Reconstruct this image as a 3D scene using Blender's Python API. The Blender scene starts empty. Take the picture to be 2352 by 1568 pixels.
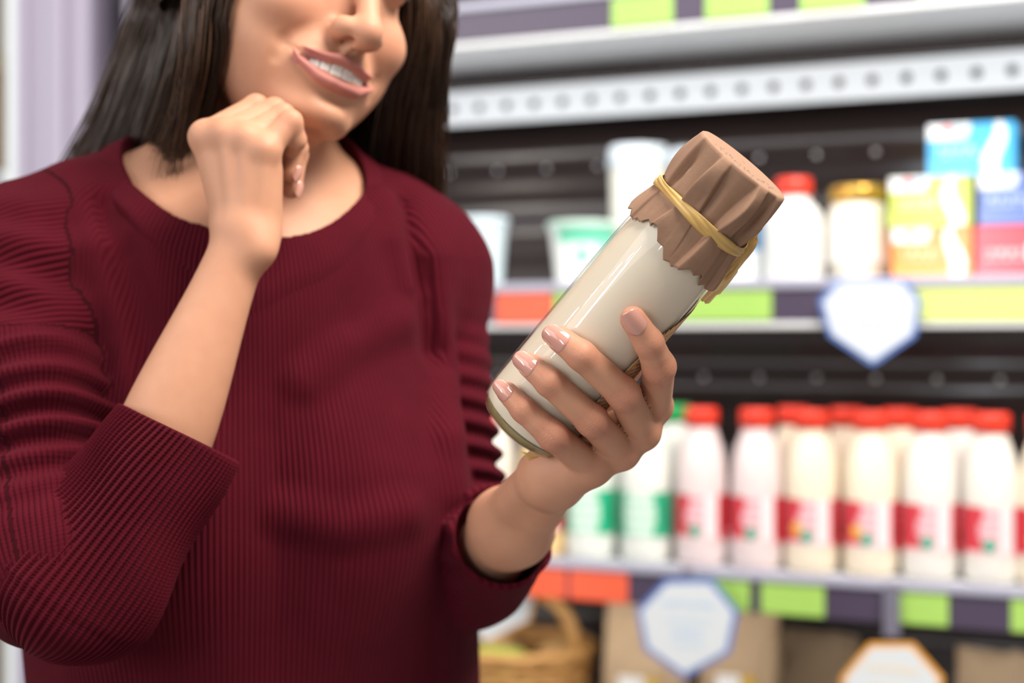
import bpy, bmesh, math, random
import numpy as np
from mathutils import Vector, Matrix
random.seed(7); RNG = np.random.default_rng(11)
C = bpy.context.scene.collection
PI = math.pi
# ------------------------------------------------------------------ camera, world, lights, exposure
FPX = 2352 / 36 * 50          # focal length in pixels
CAMZ = 1.30
cd = bpy.data.cameras.new('camera'); cam = bpy.data.objects.new('camera', cd); C.objects.link(cam)
cam.location = (0, 0, CAMZ); cam.rotation_euler = (PI / 2, 0, 0)
cd.lens = 50; cd.sensor_width = 36; cd.clip_start = 0.02
cd.dof.use_dof = True; cd.dof.focus_distance = 0.822; cd.dof.aperture_fstop = 3.6
bpy.context.scene.camera = cam
sc = bpy.context.scene
sc.view_settings.view_transform = 'Standard'; sc.view_settings.look = 'None'
sc.view_settings.gamma = 1; sc.view_settings.exposure = 0.16
sc.view_settings.use_curve_mapping = False
w = bpy.data.worlds.new('world'); sc.world = w; w.use_nodes = True
w.node_tree.nodes['Background'].inputs[0].default_value = (1.0, 0.97, 0.94, 1)
w.node_tree.nodes['Background'].inputs[1].default_value = 0.28
def area(name, loc, target, sx, sy, power, col=(1, 1, 1), spread=180):
    l = bpy.data.lights.new(name, 'AREA'); l.shape = 'RECTANGLE'; l.size = sx; l.size_y = sy
    l.energy = power; l.color = col; l.spread = math.radians(spread)
    o = bpy.data.objects.new(name, l); C.objects.link(o); o.location = loc
    d = Vector(target) - Vector(loc); o.rotation_euler = d.to_track_quat('-Z', 'Y').to_euler()
    return o
area('window_daylight', (-3.4, -1.4, 3.2), (-0.2, 1.0, 1.3), 3.2, 2.6, 62, (0.99, 0.98, 1))
area('ceiling_panel', (0.75, 0.45, 2.8), (-0.1, 1.0, 1.2), 1.2, 0.7, 70, (1, 0.93, 0.84))
for i in range(7):            # row of ceiling spots: the little dashes in the glass and the nails
    area('ceiling_spot', (-3.2, -1.1 + 0.38 * i, 2.55), (0, 0.9, 1.2), 0.07, 0.07, 2.4, (1, 0.97, 0.93))
area('shelf_fill', (0.55, 1.35, 2.75), (0.9, 2.2, 1.1), 2.4, 0.25, 19, (1, 0.98, 0.95))  # added soft light over the aisle, brightens the shelf fronts
area('far_lamp_warm', (-4.85, -1.95, 2.35), (0.0, 2.9, 1.6), 0.24, 1.2, 30, (1, 0.9, 0.78))
area('far_lamp_cool', (-2.08, -3.02, 1.9), (0.83, 2.55, 1.3), 0.26, 1.2, 30, (0.86, 0.93, 1))

def P(px, py, Z):             # photograph pixel + distance -> point in the room (metres)
    return np.array([(px - 1176) / FPX * Z, Z, CAMZ + (784 - py) / FPX * Z])
def nrm(v): v = np.asarray(v, float); return v / np.linalg.norm(v)
# ------------------------------------------------------------------ materials
def mat(name, col=(.8, .8, .8), rough=.5, **kw):
    m = bpy.data.materials.new(name); m.use_nodes = True
    b = m.node_tree.nodes['Principled BSDF']
    b.inputs['Base Color'].default_value = (*col, 1); b.inputs['Roughness'].default_value = rough
    for k, v in kw.items():
        k = k.replace('_', ' ')
        b.inputs[k].default_value = v
    return m
def N(m, t, **kw):
    n = m.node_tree.nodes.new(t)
    for k, v in kw.items(): setattr(n, k, v)
    return n
def LK(m, a, b): m.node_tree.links.new(a, b)
def bsdf(m): return m.node_tree.nodes['Principled BSDF']
def attr(m, name): n = N(m, 'ShaderNodeAttribute'); n.attribute_name = name; return n
def math_(m, op, a, b=None, c=None):
    n = N(m, 'ShaderNodeMath', operation=op)
    for i, v in enumerate((a, b, c)):
        if v is None: continue
        if isinstance(v, (int, float)): n.inputs[i].default_value = v
        else: LK(m, v, n.inputs[i])
    return n.outputs[0]
def mixc(m, fac, a, b):
    n = N(m, 'ShaderNodeMix', data_type='RGBA')
    for i, v in ((0, fac), (6, a), (7, b)):
        if isinstance(v, (int, float)): n.inputs[i].default_value = v
        elif isinstance(v, tuple): n.inputs[i].default_value = (*v, 1)
        else: LK(m, v, n.inputs[i])
    return n.outputs[2]
def noise(m, scale, detail=3, vec=None, rough=.5):
    n = N(m, 'ShaderNodeTexNoise'); n.inputs['Scale'].default_value = scale; n.inputs['Detail'].default_value = detail
    n.inputs['Roughness'].default_value = rough
    if vec is None: vec = N(m, 'ShaderNodeTexCoord').outputs['Object']
    LK(m, vec, n.inputs['Vector']); return n.outputs[0]
def bump(m, h, strength, dist, prev=None):
    n = N(m, 'ShaderNodeBump'); n.inputs['Strength'].default_value = strength; n.inputs['Distance'].default_value = dist
    LK(m, h, n.inputs['Height'])
    if prev is not None: LK(m, prev, n.inputs['Normal'])
    return n.outputs[0]

def skin_mat():
    m = mat('skin', (.6, .36, .25), .52)
    b = bsdf(m); b.inputs['Subsurface Weight'].default_value = .18
    b.inputs['Subsurface Radius'].default_value = (1, .35, .2); b.inputs['Subsurface Scale'].default_value = .004
    b.inputs['Specular IOR Level'].default_value = .3
    n1 = noise(m, 60, 3)
    c = mixc(m, n1, (.585, .305, .192), (.50, .238, .143))
    c = mixc(m, attr(m, 'red').outputs['Fac'], c, (.48, .17, .11))
    c = mixc(m, attr(m, 'lip').outputs['Fac'], c, (.47, .18, .15))
    LK(m, c, b.inputs['Base Color'])
    # fine skin relief; transverse creases where the finger joints are
    uv = attr(m, 'fuv'); sep = N(m, 'ShaderNodeSeparateXYZ'); LK(m, uv.outputs['Vector'], sep.inputs[0])
    comb = N(m, 'ShaderNodeCombineXYZ'); LK(m, math_(m, 'MULTIPLY', sep.outputs[0], 1500), comb.inputs[0]); LK(m, math_(m, 'MULTIPLY', sep.outputs[1], 230), comb.inputs[1])
    cre = noise(m, 1.0, 2, comb.outputs[0])
    kn = attr(m, 'knuckle').outputs['Fac']
    h1 = math_(m, 'MULTIPLY', cre, kn)
    v = N(m, 'ShaderNodeTexVoronoi', feature='DISTANCE_TO_EDGE'); v.inputs['Scale'].default_value = 1100
    LK(m, N(m, 'ShaderNodeTexCoord').outputs['Object'], v.inputs['Vector'])
    bn = bump(m, h1, .42, .0008)
    bn = bump(m, v.outputs['Distance'], .22, .0004, bn)
    LK(m, bn, b.inputs['Normal'])
    return m
def knit_mat(name, period):
    m = mat(name, (.1, .012, .02), .85)
    b = bsdf(m); b.inputs['Sheen Weight'].default_value = .05; b.inputs['Sheen Roughness'].default_value = .45
    b.inputs['Sheen Tint'].default_value = (.75, .22, .28, 1); b.inputs['Specular IOR Level'].default_value = .06
    rib = attr(m, 'rib'); sep = N(m, 'ShaderNodeSeparateXYZ'); LK(m, rib.outputs['Vector'], sep.inputs[0])
    ph = math_(m, 'MULTIPLY', sep.outputs[0], 2 * PI / period)
    s = math_(m, 'SINE', ph); s01 = math_(m, 'MULTIPLY_ADD', s, .5, .5)
    ridge = math_(m, 'POWER', s01, .65)
    row = math_(m, 'SINE', math_(m, 'ADD', math_(m, 'MULTIPLY', sep.outputs[1], 2 * PI / .0021), math_(m, 'MULTIPLY', math_(m, 'ABSOLUTE', math_(m, 'COSINE', ph)), 1.6)))
    h = math_(m, 'ADD', ridge, math_(m, 'MULTIPLY', math_(m, 'MULTIPLY_ADD', row, .5, .5), .10))
    nz = noise(m, 900, 2)
    h = math_(m, 'ADD', h, math_(m, 'MULTIPLY', nz, .25))
    LK(m, bump(m, h, .9, .0012), b.inputs['Normal'])
    c = mixc(m, noise(m, 40, 4), (.084, .0052, .0125), (.060, .0034, .0085))
    LK(m, c, b.inputs['Base Color'])
    return m
def printed_mat(name, rough=.45, **kw):
    m = mat(name, (1, 1, 1), rough, **kw); LK(m, attr(m, 'Col').outputs['Color'], bsdf(m).inputs['Base Color']); return m
M = {}
M['skin'] = skin_mat()
M['knit'] = knit_mat('burgundy_knit', .0031)
M['cuffknit'] = knit_mat('burgundy_cuff_knit', .0042)
M['nail'] = mat('nail_polish', (.57, .275, .215), .12, Coat_Weight=.8, Coat_Roughness=.04)
M['teeth'] = mat('teeth', (.82, .79, .74), .18)
M['mouth'] = mat('mouth_inside', (.12, .02, .02), .5)
M['eye'] = printed_mat('eyeball', .08)
M['lash'] = mat('lashes', (.012, .008, .007), .6)
hm = mat('brown_hair', (.03, .015, .01), .36); M['hair'] = hm
_c = mixc(hm, attr(hm, 'tone').outputs['Fac'], (.012, .006, .0042), (.17, .085, .045)); LK(hm, _c, bsdf(hm).inputs['Base Color'])
bsdf(hm).inputs['Specular IOR Level'].default_value = .4
M['print'] = printed_mat('printed', .4)
M['gloss_print'] = printed_mat('glossy_printed', .2)
M['denim'] = mat('dark_denim', (.02, .025, .045), .8)
# ------------------------------------------------------------------ mesh helpers
def tag(o, label=None, cat=None, group=None, kind=None):
    if label: o['label'] = label
    if cat: o['category'] = cat
    if group: o['group'] = group
    if kind: o['kind'] = kind
    return o
def mk(name, V, F, m, parent=None, smooth=True, attrs=None):
    me = bpy.data.meshes.new(name)
    V = np.asarray(V, np.float32)
    if isinstance(F, np.ndarray):
        nf, k = F.shape
        me.vertices.add(len(V)); me.vertices.foreach_set('co', V.ravel())
        me.loops.add(nf * k); me.loops.foreach_set('vertex_index', F.astype(np.int32).ravel())
        me.polygons.add(nf); me.polygons.foreach_set('loop_start', np.arange(0, nf * k, k, dtype=np.int32))
        me.update(calc_edges=True)
    else:
        me.from_pydata([tuple(map(float, v)) for v in V], [], F)
    if smooth: me.polygons.foreach_set('use_smooth', np.ones(len(me.polygons), bool))
    me.materials.append(m)
    for k, a in (attrs or {}).items():
        a = np.asarray(a, np.float32)
        if k == 'Col':
            at = me.attributes.new(k, 'FLOAT_COLOR', 'POINT'); at.data.foreach_set('color', np.hstack([a, np.ones((len(a), 1), np.float32)]).astype(np.float32).ravel())
        elif a.ndim == 1:
            at = me.attributes.new(k, 'FLOAT', 'POINT'); at.data.foreach_set('value', a)
        else:
            at = me.attributes.new(k, 'FLOAT_VECTOR', 'POINT'); at.data.foreach_set('vector', a.ravel())
    me.update()
    o = bpy.data.objects.new(name, me); C.objects.link(o)
    if parent is not None: o.parent = parent
    return o
def empty(name, loc=(0, 0, 0), rz=0):
    o = bpy.data.objects.new(name, None); C.objects.link(o); o.location = loc; o.rotation_euler = (0, 0, rz); o.empty_display_size = .02
    return o
def grid_faces(nu, nv, wrap):      # ring-major grid: index = v*nu+u
    u = np.arange(nu if wrap else nu - 1); v = np.arange(nv - 1)
    U, Vv = np.meshgrid(u, v); U = U.ravel(); Vv = Vv.ravel(); U2 = (U + 1) % nu
    return np.stack([Vv * nu + U, Vv * nu + U2, (Vv + 1) * nu + U2, (Vv + 1) * nu + U], 1)
def lathe(prof, n=40):             # prof [(r,z)...]
    a = np.arange(n) * 2 * PI / n
    V = np.array([(r * math.cos(t), r * math.sin(t), z) for r, z in prof for t in a])
    return V, grid_faces(n, len(prof), True)
def frame(axis, hint=(0, 0, 1)):
    t = nrm(axis); h = np.array(hint, float)
    if abs(t @ nrm(h)) > .98: h = np.array([1., 0, 0])
    x = nrm(np.cross(h, t)); y = np.cross(t, x); return x, y, t
def tube(pts, rad, n=8, caps=True):
    pts = np.asarray(pts, float); k = len(pts); rad = np.broadcast_to(rad, (k,))
    tg = np.gradient(pts, axis=0); V = []; x, y, t = frame(tg[0])
    for i in range(k):
        t = nrm(tg[i]); x = nrm(x - t * (x @ t)); y = np.cross(t, x)
        for j in range(n):
            a = 2 * PI * j / n; V.append(pts[i] + rad[i] * (x * math.cos(a) + y * math.sin(a)))
    F = [tuple(f) for f in grid_faces(n, k, True)]
    if caps: F.append(tuple(range(n - 1, -1, -1))); F.append(tuple((k - 1) * n + j for j in range(n)))
    return np.array(V), F
def box(c, s, bev=0.0, seg=2):
    bm = bmesh.new(); bmesh.ops.create_cube(bm, size=1)
    for v in bm.verts: v.co = Vector((v.co.x * s[0] + c[0], v.co.y * s[1] + c[1], v.co.z * s[2] + c[2]))
    if bev: bmesh.ops.bevel(bm, geom=bm.edges[:], offset=bev, segments=seg, affect='EDGES', profile=.5)
    bm.verts.ensure_lookup_table()
    V = [tuple(v.co) for v in bm.verts]; F = [tuple(v.index for v in f.verts) for f in bm.faces]; bm.free(); return V, F
def join(parts):
    V = []; F = []
    for v, f in parts:
        o = len(V); V += [tuple(p) for p in v]; F += [tuple(int(i) + o for i in q) for q in f]
    return np.array(V), F
def prism(poly, th, ):              # polygon in x,z extruded in y from 0 to th
    n = len(poly); V = [(x, 0, z) for x, z in poly] + [(x, th, z) for x, z in poly]
    F = [tuple(range(n)), tuple(range(2 * n - 1, n - 1, -1))] + [(i, i + n, (i + 1) % n + n, (i + 1) % n) for i in range(n)]
    return np.array(V), F
def spline(pts, n):
    p = np.asarray(pts, float); k = len(p); t = np.linspace(0, k - 1, n); i = np.clip(t.astype(int), 0, k - 2); f = (t - i)[:, None]
    a = p[np.clip(i - 1, 0, k - 1)]; b = p[i]; c = p[i + 1]; d = p[np.clip(i + 2, 0, k - 1)]
    return .5 * (2 * b + (c - a) * f + (2 * a - 5 * b + 4 * c - d) * f ** 2 + (3 * b - a - 3 * c + d) * f ** 3)
# ------------------------------------------------------------------ implicit surfaces
def smin(a, b, k):
    h = np.maximum(k - np.abs(a - b), 0) / k
    return np.minimum(a, b) - h * h * k * .25
def smax(a, b, k): return -smin(-a, -b, k)
def cap(p, a, b, ra, rb=None):
    if rb is None: rb = ra
    a = np.asarray(a, np.float32); b = np.asarray(b, np.float32); ba = b - a; pa = p - a
    h = np.clip(pa @ ba / (ba @ ba + 1e-12), 0, 1)
    return np.linalg.norm(pa - h[:, None] * ba, axis=1) - (ra + (rb - ra) * h)
def ell(p, c, r, R=None):
    q = p - np.asarray(c, np.float32)
    if R is not None: q = q @ np.asarray(R, np.float32)
    r = np.asarray(r, np.float32); k0 = np.linalg.norm(q / r, axis=1); k1 = np.linalg.norm(q / (r * r), axis=1)
    return k0 * (k0 - 1) / (k1 + 1e-9)
def sph(p, c, r): return np.linalg.norm(p - np.asarray(c, np.float32), axis=1) - r
def polycap(p, pts, r):
    d = None
    r = np.broadcast_to(r, (len(pts),))
    for i in range(len(pts) - 1):
        e = cap(p, pts[i], pts[i + 1], r[i], r[i + 1]); d = e if d is None else np.minimum(d, e)
    return d
class Grp:                          # evaluated only near its bounding sphere
    def __init__(s, fn, c, R): s.fn = fn; s.c = np.asarray(c, np.float32); s.R = R
    def __call__(s, p):
        far = np.linalg.norm(p - s.c, axis=1) - s.R
        near = far < .035
        d = np.maximum(far, .03)
        if near.any(): d[near] = s.fn(p[near])
        return d
def surface(fn, lo, hi, h):
    lo = np.asarray(lo, float); n = (np.ceil((np.asarray(hi) - lo) / h / 8).astype(int) + 1)
    B = 8; dims = n * B
    bi = np.stack(np.meshgrid(*[np.arange(k) for k in n], indexing='ij'), -1).reshape(-1, 3)
    cen = (lo + (bi * B + B / 2 - .5) * h).astype(np.float32)
    dc = np.concatenate([fn(c) for c in np.array_split(cen, max(1, len(cen) // 150000))])
    D = np.empty(dims, np.float32); D4 = D.reshape(n[0], B, n[1], B, n[2], B)
    D4[:] = dc.reshape(n)[:, None, :, None, :, None]
    act = bi[np.abs(dc) < B * h * 1.35]
    off = np.stack(np.meshgrid(*[np.arange(B)] * 3, indexing='ij'), -1).reshape(-1, 3)
    for ch in np.array_split(act, max(1, len(act) // 500)):
        ij = (ch[:, None, :] * B + off[None]).reshape(-1, 3)
        D[ij[:, 0], ij[:, 1], ij[:, 2]] = fn((lo + ij * h).astype(np.float32))
    S = D < 0
    st = np.array([dims[1] * dims[2], dims[2], 1], np.int64)
    edges = []; cells = []
    for ax in range(3):
        sl0 = [slice(None)] * 3; sl1 = [slice(None)] * 3; sl0[ax] = slice(0, -1); sl1[ax] = slice(1, None)
        e = np.argwhere(S[tuple(sl0)] != S[tuple(sl1)])
        a, b = [x for x in range(3) if x != ax]
        e = e[(e[:, a] > 0) & (e[:, b] > 0)]
        i1 = e.copy(); i1[:, ax] += 1
        d0 = D[e[:, 0], e[:, 1], e[:, 2]]; d1 = D[i1[:, 0], i1[:, 1], i1[:, 2]]
        pos = e.astype(float); pos[:, ax] += np.clip(d0 / (d0 - d1), .02, .98)
        base = e @ st
        q = np.stack([base, base - st[a], base - st[a] - st[b], base - st[b]], 1)
        flip = (d0 < 0) if ax != 1 else (d0 >= 0)
        q[~flip] = q[~flip][:, ::-1]
        edges.append((pos, q)); cells.append(q.ravel())
    ids, inv = np.unique(np.concatenate(cells), return_inverse=True)
    acc = np.zeros((len(ids), 3)); cnt = np.zeros(len(ids)); F = []; o = 0
    for pos, q in edges:
        k = q.size; ix = inv[o:o + k].reshape(-1, 4); o += k; F.append(ix)
        for j in range(4):
            cnt += np.bincount(ix[:, j], minlength=len(ids))
            for c in range(3): acc[:, c] += np.bincount(ix[:, j], weights=pos[:, c], minlength=len(ids))
    V = lo + acc / cnt[:, None] * h; F = np.concatenate(F)
    V = V.astype(np.float32)
    def grad(V, e):
        return np.stack([(fn(V + np.eye(3, dtype=np.float32)[k] * e) - fn(V - np.eye(3, dtype=np.float32)[k] * e)) / (2 * e) for k in range(3)], 1)
    for _ in range(2):
        for ch in np.array_split(np.arange(len(V)), max(1, len(V) // 150000)):
            d = fn(V[ch]); g = grad(V[ch], h * .3); g2 = np.maximum((g * g).sum(1), .25)
            st_ = np.clip(d / g2, -h, h); V[ch] = V[ch] - g * st_[:, None]
    return V, F
def hit(fn, px, py, z0=.6, z1=1.6):      # first surface met on the sight line through a photograph pixel
    Z = np.linspace(z0, z1, 700); q = np.stack([(px - 1176) / FPX * Z, Z, CAMZ + (784 - py) / FPX * Z], 1).astype(np.float32)
    d = fn(q); i = np.argmax(d < 0)
    return q[i].astype(float) if d[i] < 0 else None
# ------------------------------------------------------------------ the bottle's place (the hand is fitted around it)
BOT = P(1198, 978, .880); TOP = P(1700, 388, .818)
BAX = nrm(TOP - BOT); BLEN = np.linalg.norm(TOP - BOT); BR = .0325
def bottle_dist(p):
    d = p - BOT; return np.linalg.norm(d - np.outer(d @ BAX, BAX), axis=-1)
def on_bottle(px, py, extra, push=0):
    Z = np.linspace(.70, .95, 2000); q = np.stack([(px - 1176) / FPX * Z, Z, CAMZ + (784 - py) / FPX * Z], 1)
    d = bottle_dist(q); i = np.argmin(d)
    ok = np.where(d[:i + 1] < BR + extra)[0]
    k = ok[0] if len(ok) else i
    return P(px, py, Z[k] + push)
# ------------------------------------------------------------------ the body
HROT = None
def rot_head(yaw, pitch, roll):
    cy, sy = math.cos(yaw), math.sin(yaw); cp, sp = math.cos(pitch), math.sin(pitch); cr, sr = math.cos(roll), math.sin(roll)
    base = np.array([[1, 0, 0], [0, 0, -1], [0, 1, 0]], float)
    return base @ np.array([[cr, -sr, 0], [sr, cr, 0], [0, 0, 1]]) @ np.array([[cy, 0, sy], [0, 1, 0], [-sy, 0, cy]]) @ np.array([[1, 0, 0], [0, cp, -sp], [0, sp, cp]])
HROT = rot_head(math.radians(41.7), math.radians(-8.9), math.radians(-18.4)); HPOS = np.array([-.1650, 1.0685, .2632 + CAMZ])
def Hw(p): return np.asarray(p, float) / 1000 @ HROT.T + HPOS           # head mm -> room
UL = [(-39, -64, 81), (-31, -65.8, 86), (-18, -66.5, 91), (-8, -65, 96.5), (0, -66, 97.5), (8, -65, 96.5), (18, -66.5, 91), (31, -65.8, 86), (39, -64, 81)]
LL = [(-39, -64, 81), (-31, -73, 84), (-18, -80.3, 89.5), (-8, -83, 94), (0, -84, 95), (8, -83, 94), (18, -80.3, 89.5), (31, -73, 84), (39, -64, 81)]
ULr = [.8, 1.9, 2.6, 3.2, 2.9, 3.2, 2.6, 1.9, .8]; LLr = [.7, 1.9, 3.3, 4.6, 5.0, 4.6, 3.3, 1.9, .7]
def lips(q): return np.minimum(polycap(q, UL, ULr), polycap(q, LL, LLr))
def head_sdf(p):
    q = ((p - HPOS.astype(np.float32)) @ HROT.astype(np.float32)) * 1000
    qa = q.copy(); qa[:, 0] = np.abs(qa[:, 0])                         # mirrored half
    d = ell(q, (0, 32, -2), (74, 92, 94))
    d = smin(d, ell(q, (0, -28, 22), (65, 78, 66)), 20)
    d = smin(d, ell(q, (0, -74, 36), (47, 42, 48)), 18)
    d = smin(d, cap(qa, (53, -62, 2), (16, -102, 70), 13, 12), 18)     # jaw line
    d = smin(d, ell(qa, (36, -66, 50), (20, 22, 20)), 16)             # lower cheek
    d = smin(d, ell(qa, (47, -46, 44), (19, 26, 24)), 16)
    d = smin(d, ell(q, (0, -102, 83), (12.5, 10.5, 11)), 14)               # chin
    d = smin(d, cap(qa, (60, -14, 22), (42, -26, 62), 13, 14), 18)     # cheek bone
    d = smin(d, ell(qa, (42, -36, 66), (21, 18, 18)), 11)              # smiling cheek
    d = smin(d, ell(q, (0, -70, 70), (31, 22, 22)), 14)                # muzzle
    d = smax(d, -ell(qa, (32, 5, 92), (17, 10, 12)), 10)               # eye sockets
    lid = smax(ell(qa, (31, 4, 77), (15.5, 13, 13.6)), -ell(qa, (31, 3.4, 91), (12.5, 3.9, 9)), .8)
    d = smin(d, lid, 4)                                                # lids
    d = smin(d, cap(qa, (10, 17, 84), (42, 18, 70), 7, 6), 12)         # brow
    d = smin(d, polycap(q, [(0, 12, 88), (0, -20, 102), (0, -43, 112)], [7, 7.8, 8.6]), 12)
    d = smin(d, sph(q, (0, -46, 111), 9.0), 8)
    d = smin(d, ell(qa, (12.6, -44.5, 97.5), (8.2, 8.2, 12)), 8)
    d = smin(d, cap(q, (0, -50, 107), (0, -56, 97), 4.6), 7)              # nostril wings
    d = smax(d, -ell(qa, (7.6, -53, 102), (3.5, 5, 7)), 2.0)     # nostrils
    d = smax(d, -cap(q, (0, -57, 101), (0, -62, 98), 1.2), 5)          # philtrum
    fold = polycap(qa, [(20.5, -41, 92), (30, -50, 88), (40.5, -61, 80), (43.5, -76, 74)], [2.6, 3.4, 3.0, 1.6])
    d = smax(d, -fold, 6)                                              # smile lines
    d = smin(d, polycap(q, UL, ULr), 4.0); d = smin(d, polycap(q, LL, LLr), 4.5)
    d = smax(d, -sph(qa, (42, -63.5, 77), 2.5), 7)                   # corner dimples
    d = smax(d, -ell(q, (0, -92, 96), (20, 3.5, 5)), 8)                # dip under the lip
    mp = [(-38.5, -64.3, 77.5), (-35, -65.8, 82.5), (-29, -69.2, 90), (-14, -73, 99), (0, -74.5, 102), (14, -73, 99), (29, -69.2, 90), (35, -65.8, 82.5), (38.5, -64.3, 77.5)]
    mr_ = [1.1, 1.9, 3.5, 5.2, 5.7, 5.2, 3.5, 1.9, 1.1]
    m = np.minimum.reduce([polycap(q, [(x, y, z + dz) for x, y, z in mp], mr_) for dz in (-3, 1.5, 6, 10.5)])
    m = np.minimum(m, ell(q, (0, -72.8, 77), (30, 7.0, 15)))
    d = smax(d, -m, 1.5)                                               # open mouth
    return d / 1000
HEADC = Hw((0, -10, 10))
# torso frame
TM = np.array([-.205, 1.095, 1.385]); TE = np.array([.943, .332, 0]); TF = np.array([.332, -.943, 0]); TUP = np.array([0, 0, 1.])
TROT = np.stack([TE, TF, TUP]).astype(np.float32)
def Tl(p): return (p - TM.astype(np.float32)) @ TROT.T
def Tw(p): return np.asarray(p, float) @ TROT + TM
NECKTOP = P(640, 180, 1.12); NECKB = TM + np.array([0.0, 0.0, -.03])
def sw_base(p):
    q = Tl(p); qa = q.copy(); qa[:, 0] = np.abs(qa[:, 0])
    d = ell(q, (-.003, .002, -.20), (.157, .122, .26))
    d = smin(d, ell(q, (0, .008, -.058), (.166, .085, .092)), .06)
    d = smin(d, cap(qa, (0, -.012, -.010), (.150, -.005, -.040), .055, .046), .04)
    d = smin(d, cap(qa, (0, -.028, .066), (.11, -.012, .018), .038, .033), .04)
    d = smin(d, ell(qa, (.074, .078, -.21), (.07, .062, .075)), .07)
    e = ell(q, (.018, -.004, -.50), (.178, .124, .42))
    d = smin(d, e, .08)
    d = smin(d, cap(p, NECKB, NECKTOP, .056, .050), .03)
    return d
def neck_hole(q): return (np.sqrt(((q[:, 0] + .003) / .091) ** 2 + ((q[:, 1] - .019) / .083) ** 2) - 1) * .086
def torso_sdf(p):
    q = Tl(p); qa = q.copy(); qa[:, 0] = np.abs(qa[:, 0])
    d = ell(q, (0, 0, -.21), (.142, .100, .24))
    d = smin(d, ell(q, (0, .008, -.055), (.140, .074, .085)), .05)
    d = smin(d, cap(qa, (0, -.01, -.02), (.135, -.005, -.045), .042, .030), .03)
    d = smin(d, cap(qa, (0, -.025, .07), (.11, -.01, .015), .032, .026), .04)
    d = smin(d, ell(qa, (.074, .075, -.20), (.062, .055, .062)), .04)
    d = smin(d, ell(q, (0, -.01, -.48), (.135, .085, .26)), .06)
    d = np.maximum(d, sw_base(p) + .013 - .5 * np.clip(q[:, 2] + .05 - np.maximum(qa[:, 0] - .085, 0) * 4, 0, .06))
    chest = smax(smax(sw_base(p) + .006, neck_hole(q) - .004, .004), q[:, 2] - .055, .02)
    d = smin(d, chest, .01)
    d = smin(d, cap(p, NECKB, NECKTOP, .050, .045), .03)
    d = smin(d, cap(qa, (.014, .070, -.03), (.045, .0, .12), .008, .008), .025)
    return d
# ---- arms and hands
class Hand:
    def __init__(s): s.f = []; s.meta = []; s.extra = []
# her left hand, holding the bottle (sharp)
def Bp(px, py, r, lift=.0): return on_bottle(px, py, r + lift)
AXZ = .85
HOLD = {
 'index':  [P(1503, 932, .876), P(1514, 842, .832), Bp(1490, 786, .0078), Bp(1454, 733, .0072)],
 'middle': [P(1474, 992, .873), Bp(1433, 905, .0088, .001), Bp(1335, 816, .0080), Bp(1287, 779, .0074)],
 'ring':   [P(1426, 1038, .873), Bp(1360, 966, .0085, .001), Bp(1262, 878, .0076), Bp(1217, 839, .0070)],
 'pinky':  [P(1357, 1070, .870), Bp(1270, 1001, .0078, .001), Bp(1202, 941, .0067), Bp(1165, 901, .0061)]}
HOLDR = {'index': (.0104, .0095, .0084, .0075), 'middle': (.0106, .0096, .0086, .0077), 'ring': (.0102, .0093, .0082, .0073), 'pinky': (.0100, .0086, .0073, .0064)}
HWR = P(1260, 1105, .893); HELB = P(1078, 1325, 1.10)
hdir = nrm(HELB - HWR)
THUMB_L = [P(1300, 1070, .895), P(1330, 1000, .915), P(1400, 900, .910), P(1450, 840, .900)]
# her right hand, loosely closed under the chin
FIST = {
 'index':  [P(474, 316, .953), P(588, 246, .977), P(640, 300, .992), P(640, 345, .988)],
 'middle': [P(519, 312, .947), P(630, 254, .967), P(681, 356, .981), P(669, 432, .975)],
 'ring':   [P(566, 322, .941), P(650, 266, .955), P(681, 340, .967), P(667, 394, .964)],
 'pinky':  [P(608, 345, .937), P(667, 280, .945), P(679, 322, .952), P(664, 348, .964)]}
FISTR = {'index': (.0106, .0084, .0076, .0068), 'middle': (.0108, .0084, .0078, .0072), 'ring': (.0104, .0080, .0076, .0070), 'pinky': (.0096, .0078, .0070, .0062)}
FWR = P(548, 572, .938); FELB = P(225, 1380, .905)
THUMB_R = [P(535, 520, .962), P(530, 430, .985), P(570, 370, .998), P(620, 340, 1.004)]
def finger_d(p, J, R):
    d = cap(p, J[0], J[1], R[0], R[1])
    d = smin(d, cap(p, J[1], J[2], R[1], R[2]), .0035)
    d = smin(d, cap(p, J[2], J[3], R[2] * .99, R[3]), .003)
    return d
def hand_d(p, F, FR, carpal, wrist, thumb, thr, thenar, tend=None, pk=.008, kofs=0):
    names = ['index', 'middle', 'ring', 'pinky']
    palm = None
    for n, c in zip(names, carpal):
        e = cap(p, c, F[n][0], .0118, .0098); palm = e if palm is None else smin(palm, e, pk)
    for a, b, ra, rb in thenar: palm = smin(palm, cap(p, a, b, ra, rb), .014)
    if tend is not None:
        for a, b in tend: palm = smin(palm, cap(p, a, b, .0034, .0036), .006)
    d = None
    for n in names:
        palm = smin(palm, sph(p, F[n][0] + kofs, FR[n][0]), .006)
    for n in names:
        e = smin(palm, finger_d(p, F[n], FR[n]), .0035)
        d = e if d is None else smin(d, e, .0008)
    th = smin(cap(p, thumb[0], thumb[1], thr[0], thr[1]), cap(p, thumb[1], thumb[2], thr[1], thr[2]), .004)
    th = smin(th, cap(p, thumb[2], thumb[3], thr[2], thr[3]), .004)
    return smin(d, th, .010)
hcar = [P(1300, 1050, .888), P(1294, 1062, .884), P(1284, 1076, .881), P(1272, 1090, .880)]
hx = nrm(np.cross(hdir, [0, 1, 0]))
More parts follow.
